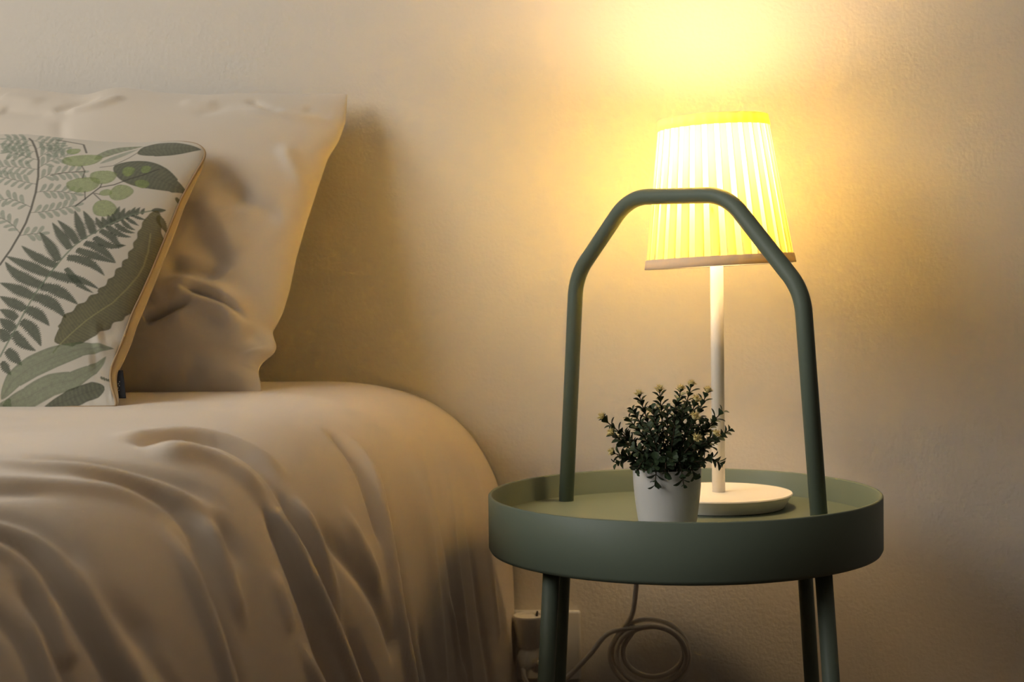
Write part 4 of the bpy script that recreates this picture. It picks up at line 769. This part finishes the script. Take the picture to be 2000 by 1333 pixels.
autosmooth(obj('tray_floor', lathe('tray_floor', [(0.0005, TZ - TD - 0.004), (TR - t + 0.0005, TZ - TD - 0.004), (TR - t + 0.0005, TZ - TD), (0.0005, TZ - TD)], 128), green_m, table), 60)
HE = Vector((0.7391, -0.6736, 0.0))          # the handle's plane, from the left foot to the right foot
HF = Vector((0.7600, 0.6499, 0.0))           # the other two legs
tr_ = 0.0085
hp = [HE * s_ + Vector((0, 0, TZ + z_)) for s_, z_ in ((-0.1764, -TD), (-0.1560, 0.2300), (-0.0730, 0.3145), (0.0620, 0.3100), (0.1560, 0.2110), (0.1758, -TD))]
obj('handle', tube('handle', fillet(hp, 0.062, 14), tr_, 24), green_m, table)
for d in (-HE, HE, Vector((-0.7391, -0.6736, 0)), HF):
    a = d * 0.1764 + Vector((0, 0, TZ - TD - 0.002)); b = d * 0.2125 + Vector((0, 0, 0.012))
    obj('leg', tube('leg', [a, a.lerp(b, 0.5), b], tr_, 24), green_m, table)
foot_m = mat('black_rubber', lin(34, 34, 32), rough=0.7)
for d in (-HE, HE, Vector((-0.7391, -0.6736, 0)), HF):
    o = obj('foot_cap', lathe('foot_cap', [(0.0085, 0), (0.0095, 0.001), (0.0095, 0.012), (0.0085, 0.014)], 20), foot_m, table); o.location = d * 0.2128

# ---------------------------------------------------------------- table lamp
LX, LY, LZ = 0.075, -0.200, TZ - TD
white_m = mat('white_lacquer', lin(236, 231, 220), rough=0.45, var=0.015, bump=0.03, bscale=400, bdist=0.0003)
lamp = thing('table_lamp', 'white table lamp with glowing pleated fabric shade on tray table', 'table lamp', (LX, LY, LZ))
autosmooth(obj('base', lathe('base', [(0.068, 0), (0.0715, 0.0008), (0.0795, 0.0135), (0.0808, 0.0150), (0.0800, 0.0162), (0.0005, 0.0164)], 96), white_m, lamp), 40)
obj('pole', lathe('pole', [(0.0072, 0.0160), (0.0072, 0.338)], 32), white_m, lamp)
# the shade leans a little to the left of the picture
SB, ST, R0, R1 = 0.2665, 0.427, 0.0795, 0.0575          # bottom and top height above the base, radii
shade = bpy.data.objects.new('lamp_shade', None); C.objects.link(shade); shade.parent = lamp
shade.location = (0.0035, 0, SB); shade.rotation_euler = (math.radians(0.0), math.radians(-2.3), 0)
SH = ST - SB
def fabric(name, col, wt, wd):
    m = bpy.data.materials.new(name); m.use_nodes = True; nt = m.node_tree; nt.nodes.clear()
    out = nt.nodes.new('ShaderNodeOutputMaterial'); add = nt.nodes.new('ShaderNodeAddShader')
    tl = nt.nodes.new('ShaderNodeBsdfTranslucent'); df = nt.nodes.new('ShaderNodeBsdfDiffuse')
    tc = nt.nodes.new('ShaderNodeTexCoord'); mp = nt.nodes.new('ShaderNodeMapping'); mp.inputs['Scale'].default_value = (900, 900, 60)
    no = nt.nodes.new('ShaderNodeTexNoise'); no.inputs['Scale'].default_value = 1.0
    rp = nt.nodes.new('ShaderNodeValToRGB'); rp.color_ramp.elements[0].position = 0.35; rp.color_ramp.elements[1].position = 0.65
    rp.color_ramp.elements[0].color = tuple(c * wt * 0.93 for c in col) + (1,); rp.color_ramp.elements[1].color = tuple(c * wt * 1.05 for c in col) + (1,)
    nt.links.new(tc.outputs['Object'], mp.inputs['Vector']); nt.links.new(mp.outputs[0], no.inputs['Vector']); nt.links.new(no.outputs['Fac'], rp.inputs['Fac'])
    nt.links.new(rp.outputs[0], tl.inputs['Color']); df.inputs['Color'].default_value = (wd, wd * 0.93, wd * 0.80, 1)
    nt.links.new(tl.outputs[0], add.inputs[0]); nt.links.new(df.outputs[0], add.inputs[1]); nt.links.new(add.outputs[0], out.inputs[0])
    return m
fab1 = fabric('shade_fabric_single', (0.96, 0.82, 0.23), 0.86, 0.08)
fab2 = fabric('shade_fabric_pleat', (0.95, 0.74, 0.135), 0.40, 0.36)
hem_m = fabric('shade_hem', (0.90, 0.70, 0.42), 0.15, 0.60)
hemt_m = fabric('shade_top_hem', (0.92, 0.74, 0.22), 0.17, 0.55)
NP = 29
def cone(t_, off=0.0): return R0 + (R1 - R0) * t_ + off
step = 2 * math.pi / NP
gap = 0.40
V, Fq = [], []
for k in range(NP):          # the single cloth between the pleats
    a0 = k * step + step * (1 - gap) - 0.006; a1 = (k + 1) * step + 0.006; b = len(V)
    for i in range(13):
        tt_ = i / 12
        for j in range(4):
            a = a0 + (a1 - a0) * j / 3; r = cone(tt_); V.append((r * math.cos(a), r * math.sin(a), SH * tt_))
    for i in range(12):
        for j in range(3): Fq.append((b + i * 4 + j, b + i * 4 + j + 1, b + i * 4 + j + 5, b + i * 4 + j + 4))
obj('shade_cloth', from_np('shade_cloth', V, Fq), fab1, shade)
V, Fq = [], []
for i in range(13):          # one pleat, turned round the axis
    tt_ = i / 12
    for j in range(6):
        a = step * (1 - gap) * (0, 0.04, 0.35, 0.65, 0.96, 1)[j]; r = cone(tt_, (0.0001, 0.0014, 0.0017, 0.0017, 0.0014, 0.0001)[j]); V.append((r * math.cos(a), r * math.sin(a), SH * tt_))
for i in range(12):
    for j in range(5): Fq.append((i * 6 + j, i * 6 + j + 1, i * 6 + j + 7, i * 6 + j + 6))
pleat_me = from_np('pleat', V, Fq)
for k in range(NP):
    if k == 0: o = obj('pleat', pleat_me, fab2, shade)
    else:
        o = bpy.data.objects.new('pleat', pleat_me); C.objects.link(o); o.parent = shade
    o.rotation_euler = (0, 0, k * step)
def band(name, z0, z1, off, m):
    r0, r1 = cone(z0 / SH, off), cone(z1 / SH, off)
    pr = [(r0 - 0.0008, z0), (r0, z0 + 0.0004), (r1, z1 - 0.0004), (r1 - 0.0008, z1)]
    o = obj(name, lathe(name, pr, 96, False, False), m, shade); return o
band('bottom_hem', -0.0010, 0.0095, 0.0030, hem_m)
band('top_hem', SH - 0.0115, SH + 0.0008, 0.0028, hemt_m)
wire_m = mat('shade_wire', lin(220, 215, 205), rough=0.35, metallic=0.6)
obj('shade_ring', tube('shade_ring', [(R1 * math.cos(a), R1 * math.sin(a), SH) for a in np.linspace(0, 2 * math.pi, 64, endpoint=False)], 0.0011, 8, closed=True), wire_m, shade)
obj('shade_ring', tube('shade_ring', [(R0 * math.cos(a), R0 * math.sin(a), 0.0) for a in np.linspace(0, 2 * math.pi, 64, endpoint=False)], 0.0011, 8, closed=True), wire_m, shade)
for k in range(3):
    a = k * 2 * math.pi / 3 + 0.4
    obj('shade_spoke', tube('shade_spoke', spline([(0.014 * math.cos(a), 0.014 * math.sin(a), 0.062), (0.045 * math.cos(a), 0.045 * math.sin(a), 0.060), (cone(0.38) * math.cos(a), cone(0.38) * math.sin(a), 0.061)], 6), 0.0010, 8), wire_m, shade)
holder = bpy.data.objects.new('bulb_holder', None); C.objects.link(holder); holder.parent = lamp
holder.location = (0, 0, 0.349); holder.rotation_euler = (math.radians(-5), math.radians(-9), 0)          # the bulb sits crooked in its socket
obj('socket', lathe('socket', [(0.0072, -0.014), (0.0105, -0.011), (0.0110, 0.012), (0.0100, 0.0165)], 32), white_m, holder)
bulb_m = bpy.data.materials.new('bulb_glow'); bulb_m.use_nodes = True; nt = bulb_m.node_tree; nt.nodes.clear()
out = nt.nodes.new('ShaderNodeOutputMaterial'); em = nt.nodes.new('ShaderNodeEmission'); nt.links.new(em.outputs[0], out.inputs[0])
em.inputs['Color'].default_value = BULB_COLOR + (1,); em.inputs['Strength'].default_value = BULB_STRENGTH
obj('bulb', lathe('bulb', [(0.0088, 0.0165), (0.0088, 0.0200), (0.0132, 0.0258), (0.0170, 0.0292), (0.0199, 0.0334), (0.0217, 0.0382), (0.0225, 0.0432), (0.0221, 0.0483), (0.0206, 0.0532), (0.0180, 0.0575), (0.0145, 0.0612), (0.0102, 0.0640), (0.0054, 0.0658), (0.0005, 0.0665)], 24), bulb_m, holder)

# ---------------------------------------------------------------- small potted plant
PX, PY, PZ = 0.0168, -0.3535, TZ - TD
pot_m = mat('white_ceramic_pot', lin(214, 211, 204), rough=0.42, var=0.02, spec=0.4)
soil_m = mat('dark_soil', lin(46, 36, 26), rough=0.95, var=0.4, vscale=300, bump=0.6, bscale=500, bdist=0.002)
leaf_m = mat('dark_green_leaf', lin(58, 74, 48), rough=0.55, var=0.35, vscale=60, spec=0.3)
stem_m = mat('brown_green_stem', lin(72, 58, 40), rough=0.7, var=0.2)
flow_m = mat('pale_yellow_flower', lin(222, 205, 140), rough=0.8, var=0.08, vscale=400)
plant = thing('potted_plant', 'small bushy green plant with pale yellow buds in white pot', 'potted plant', (PX, PY, PZ))
PH = 0.062
autosmooth(obj('pot', lathe('pot', [(0.0262, 0), (0.0278, 0.0010), (0.0300, 0.012), (0.0322, 0.028), (0.0338, 0.044), (0.0346, PH - 0.001), (0.0342, PH), (0.0328, PH), (0.0324, PH - 0.002), (0.0316, 0.044), (0.0305, 0.040)], 64, True, False), pot_m, plant), 50)
obj('soil', lathe('soil', [(0.0316, 0.0485), (0.030, 0.0500), (0.018, 0.0525), (0.0005, 0.0535)], 32, True, True), soil_m, plant)
# sprig tips: x, y (towards the camera negative), height above the pot's rim, flower or not
tips = [(-.0625, .004, .0485, 1), (-.0525, -.012, .0340, 1), (-.0515, -.006, .0150, 1), (-.0265, .010, .0700, 1), (-.0065, .004, .0750, 1), (.0140, .012, .0750, 1), (.0245, .006, .0800, 1), (.0405, .010, .0735, 1),
        (.0285, -.010, .0660, 1), (.0265, -.024, .0500, 1), (.0270, -.036, .0305, 1), (.0455, -.022, .0335, 1), (-.0335, -.004, .0585, 0), (.0555, .002, .0560, 0), (.0615, -.004, .0375, 0), (.0525, -.012, .0060, 0),
        (-.0500, -.010, .0060, 0), (-.0125, -.041, -.0120, 0), (.0155, -.042, -.0110, 0), (-.0440, .006, .0360, 0), (-.0180, -.030, .0440, 0), (.0080, -.034, .0460, 0), (-.0320, -.030, .0240, 0), (.0050, -.044, .0160, 0),
        (-.0160, -.044, .0060, 0), (.0390, -.034, .0120, 0), (-.0380, .022, .0480, 0), (-.0120, .030, .0560, 0), (.0180, .034, .0560, 0), (.0400, .026, .0420, 0), (.0480, .020, .0220, 0), (-.0460, .022, .0220, 0),
        (.0010, -.020, .0620, 0), (.0170, -.016, .0600, 0), (-.0140, -.014, .0600, 0), (.0350, -.010, .0480, 0), (-.0290, -.018, .0420, 0), (.0100, .000, .0660, 0), (.0260, -.040, -.0020, 0), (-.0300, -.038, .0020, 0), (-.002, -.046, .000, 0), (.0480, .004, .0460, 0), (-.0440, .012, .0120, 0)]
def leaf_mesh():
    # obovate leaf along +x, folded a little along the rib, tip bent
    outline = [(0.0, 0.0006), (0.20, 0.0012), (0.45, 0.0026), (0.70, 0.0034), (0.88, 0.0027), (1.0, 0.0005)]
    V, Fq = [], []
    L = 0.0100
    for u, w in outline:
        zc = -0.0016 * u * u
        V += [(u * L, -w, zc + w * 0.35), (u * L, 0, zc), (u * L, w, zc + w * 0.35)]
    for i in range(len(outline) - 1):
        for j in range(2): Fq.append((i * 3 + j, (i + 1) * 3 + j, (i + 1) * 3 + j + 1, i * 3 + j + 1))
    nt_ = len(V)                        # underside gives the leaf a thickness
    V += [(x, y, z - 0.0003) for x, y, z in V]
    Fq += [tuple(nt_ + i for i in reversed(f)) for f in Fq[:]]
    return from_np('leaf', V, Fq)
leaf_me = leaf_mesh(); leaf_me.materials.append(leaf_m)
for p in leaf_me.polygons: p.use_smooth = True
def flower_mesh():
    bm = bmesh.new(); r_ = random.Random(3)
    bmesh.ops.create_uvsphere(bm, u_segments=10, v_segments=7, radius=0.0026)
    for k in range(46):
        th = r_.uniform(0, 2 * math.pi); ph = math.acos(r_.uniform(-0.1, 1)); d = Vector((math.sin(ph) * math.cos(th), math.sin(ph) * math.sin(th), math.cos(ph)))
        s_ = d.orthogonal().normalized() * 0.0005; s2 = d.cross(s_)
        b_ = d * 0.002; tip = d * r_.uniform(0.0042, 0.0056)
        vs_ = [bm.verts.new(b_ + s_), bm.verts.new(b_ - s_ * .5 + s2 * .8), bm.verts.new(b_ - s_ * .5 - s2 * .8), bm.verts.new(tip)]
        for a, b, c in ((0, 1, 3), (1, 2, 3), (2, 0, 3)): bm.faces.new((vs_[a], vs_[b], vs_[c]))
    me = bpy.data.meshes.new('flower'); bm.to_mesh(me); bm.free(); return me
flower_me = flower_mesh(); flower_me.materials.append(flow_m)
leaves = []          # (matrix in plant space, sprig)
for i, (x, y, z, fl_) in enumerate(tips):
    tip = Vector((x, y, PH + z)); h = Vector((x, y, 0)); root = h * rng.uniform(0.15, 0.35) + Vector((0, 0, 0.049))
    rad = h.length
    if z < 0.01: mid = root.lerp(tip, 0.55) + Vector((0, 0, 0.022)); mid = Vector((h.x * 0.72, h.y * 0.72, PH + 0.010))
    else: mid = root.lerp(tip, 0.5) + Vector((0, 0, 0.006)) - h * 0.05
    path = spline([root, mid, tip], 10)
    n = len(path)
    sp = obj('sprig', tube('sprig', path, [0.0009 - 0.0004 * k / n for k in range(n)], 6), stem_m, plant)
    ln = sum((path[k + 1] - path[k]).length for k in range(n - 1))
    m_ = max(5, int(ln / 0.0060)); ph0 = rng.uniform(0, 6.28)
    for k in range(1, m_ + 1):
        f_ = 0.16 + 0.84 * k / m_; q = f_ * (n - 1); a = min(int(q), n - 2); p = path[a].lerp(path[a + 1], q - a); d = (path[a + 1] - path[a]).normalized()
        s_ = d.orthogonal().normalized()
        for side in range(2):
            ang = ph0 + k * 1.57 + side * math.pi + rng.uniform(-.35, .35)
            out_ = (s_ * math.cos(ang) + d.cross(s_) * math.sin(ang)).normalized()
            dirv = (out_ * rng.uniform(0.75, 1.0) + d * rng.uniform(0.55, 1.0) + Vector((0, 0, 0.15))).normalized()
            zn = (d - dirv * d.dot(dirv)).normalized(); yn = zn.cross(dirv)
            sc_ = rng.uniform(0.75, 1.12) * (0.72 if k == m_ else 1.0)
            M = Matrix((dirv * sc_, yn * sc_, zn * sc_)).transposed().to_4x4(); M.translation = p
            leaves.append((M, sp, p))
    if fl_:
        o = bpy.data.objects.new('flower', flower_me); C.objects.link(o); o.parent = plant
        d = (path[-1] - path[-3]).normalized(); zn = (d + Vector((0, 0, 0.3))).normalized()
        o.matrix_local = Matrix.Translation(tip + zn * 0.0042) @ zn.to_track_quat('Z', 'Y').to_matrix().to_4x4() @ Matrix.Scale(rng.uniform(1.1, 1.3), 4)
# the 300 leaves that show largest are pieces of their own, those deeper inside are one piece
order = sorted(range(len(leaves)), key=lambda i: leaves[i][2].y - 0.25 * abs(leaves[i][2].x) - 0.2 * leaves[i][2].z)
own = set(order[:300])
rest = bmesh.new()
for i, (M, sp, p) in enumerate(leaves):
    if i in own:
        o = bpy.data.objects.new('leaf', leaf_me); C.objects.link(o); o.parent = sp; o.matrix_local = M
    else:
        k = len(rest.verts); rest.from_mesh(leaf_me); rest.verts.ensure_lookup_table()
        for v in rest.verts[k:]: v.co = M @ v.co
me = bpy.data.meshes.new('inner_foliage'); rest.to_mesh(me); rest.free()
o = obj('inner_foliage', me, leaf_m, plant); o['kind'] = 'stuff'

# ---------------------------------------------------------------- wall socket, adapter and the lamp's cord
plast_m = mat('white_plastic', lin(232, 228, 218), rough=0.35, var=0.02)
darkp_m = mat('dark_slot', lin(40, 34, 28), rough=0.6)
cord_m = mat('white_cord', lin(225, 217, 202), rough=0.45, var=0.03)
sock = thing('wall_socket', 'square white wall socket plate low on wall beside bed', 'socket', (-0.1324, 0, 0.2675))
obj('cover_plate', box('cover_plate', -0.0437, 0.0437, -0.009, 0.0, -0.0437, 0.0437, bev=0.0025), plast_m, sock, False)
o = obj('socket_insert', lathe('socket_insert', [(0.0272, 0), (0.0272, 0.0022), (0.0255, 0.003), (0.0215, 0.003), (0.0205, -0.006)], 40, False, True), plast_m, sock); o.rotation_euler = (math.radians(90), 0, 0); o.location = (0, -0.009, 0)
autosmooth(o, 40)
ad = thing('plug_adapter', 'white upright plug-in adapter in the socket behind table leg', 'adapter', (-0.1505, -0.0330, 0.272))
autosmooth(obj('adapter_body', lathe('adapter_body', [(0.0135, 0), (0.0155, 0.002), (0.0192, 0.036), (0.0200, 0.0385), (0.0196, 0.0395), (0.0180, 0.0392), (0.0170, 0.0365), (0.0005, 0.0365)], 40), plast_m, ad), 40)
obj('slot', box('slot', 0.0078, 0.0100, 0.006, 0.016, 0.0360, 0.0412, bev=0.0004), darkp_m, ad, False)
obj('adapter_back', box('adapter_back', -0.012, 0.012, 0.010, 0.0225, 0.002, 0.030, bev=0.003), plast_m, ad, False)
cord = thing('power_cord', 'thin white lamp cord hanging in coiled loops under the table', 'cord', (0, 0, 0))
cx, cz, cy = -0.0030, 0.2700, -0.058
path = [(0.060, -0.165, TZ - TD - 0.0075), (0.030, -0.130, TZ - TD - 0.012), (-0.004, -0.092, TZ - TD - 0.030), (-0.0140, -0.074, 0.400), (-0.0185, -0.068, 0.352), (-0.0240, -0.064, 0.318)]
loops = [(0.0455, 0.0405, 0.000, 0.002), (0.0485, 0.0415, 0.001, -0.001), (0.0360, 0.0290, 0.004, 0.004), (0.0420, 0.0360, 0.002, 0.001)]
a = math.radians(112)
for li, (rx, rz, ox, oz) in enumerate(loops):
    for k in range(1, 13):
        aa = a + (li * 12 + k) * math.pi / 6; f_ = k / 12; nx = loops[min(li + 1, len(loops) - 1)]
        w = max(0, f_ - 0.5) * 1.0
        path.append((cx + ox + (rx * (1 - w) + nx[0] * w) * math.cos(aa), cy - 0.003 * li + 0.0025 * math.sin(aa * 2 + li), cz + oz + (rz * (1 - w) + nx[1] * w) * math.sin(aa)))
path += [(-0.052, -0.060, 0.2960), (-0.0769, -0.056, 0.2667), (-0.1085, -0.052, 0.2349), (-0.1338, -0.056, 0.2200), (-0.1530, -0.060, 0.2350), (-0.1570, -0.054, 0.2500)]
obj('cable', tube('cable', spline(path, 6), 0.0031, 10), cord_m, cord)
o = obj('plug', lathe('plug', [(0.0042, 0), (0.0065, 0.006), (0.0125, 0.013), (0.0135, 0.030), (0.0120, 0.0325)], 28), plast_m, cord); o.location = (-0.1570, -0.054, 0.2480); o.rotation_euler = (math.radians(-50), math.radians(20), 0)
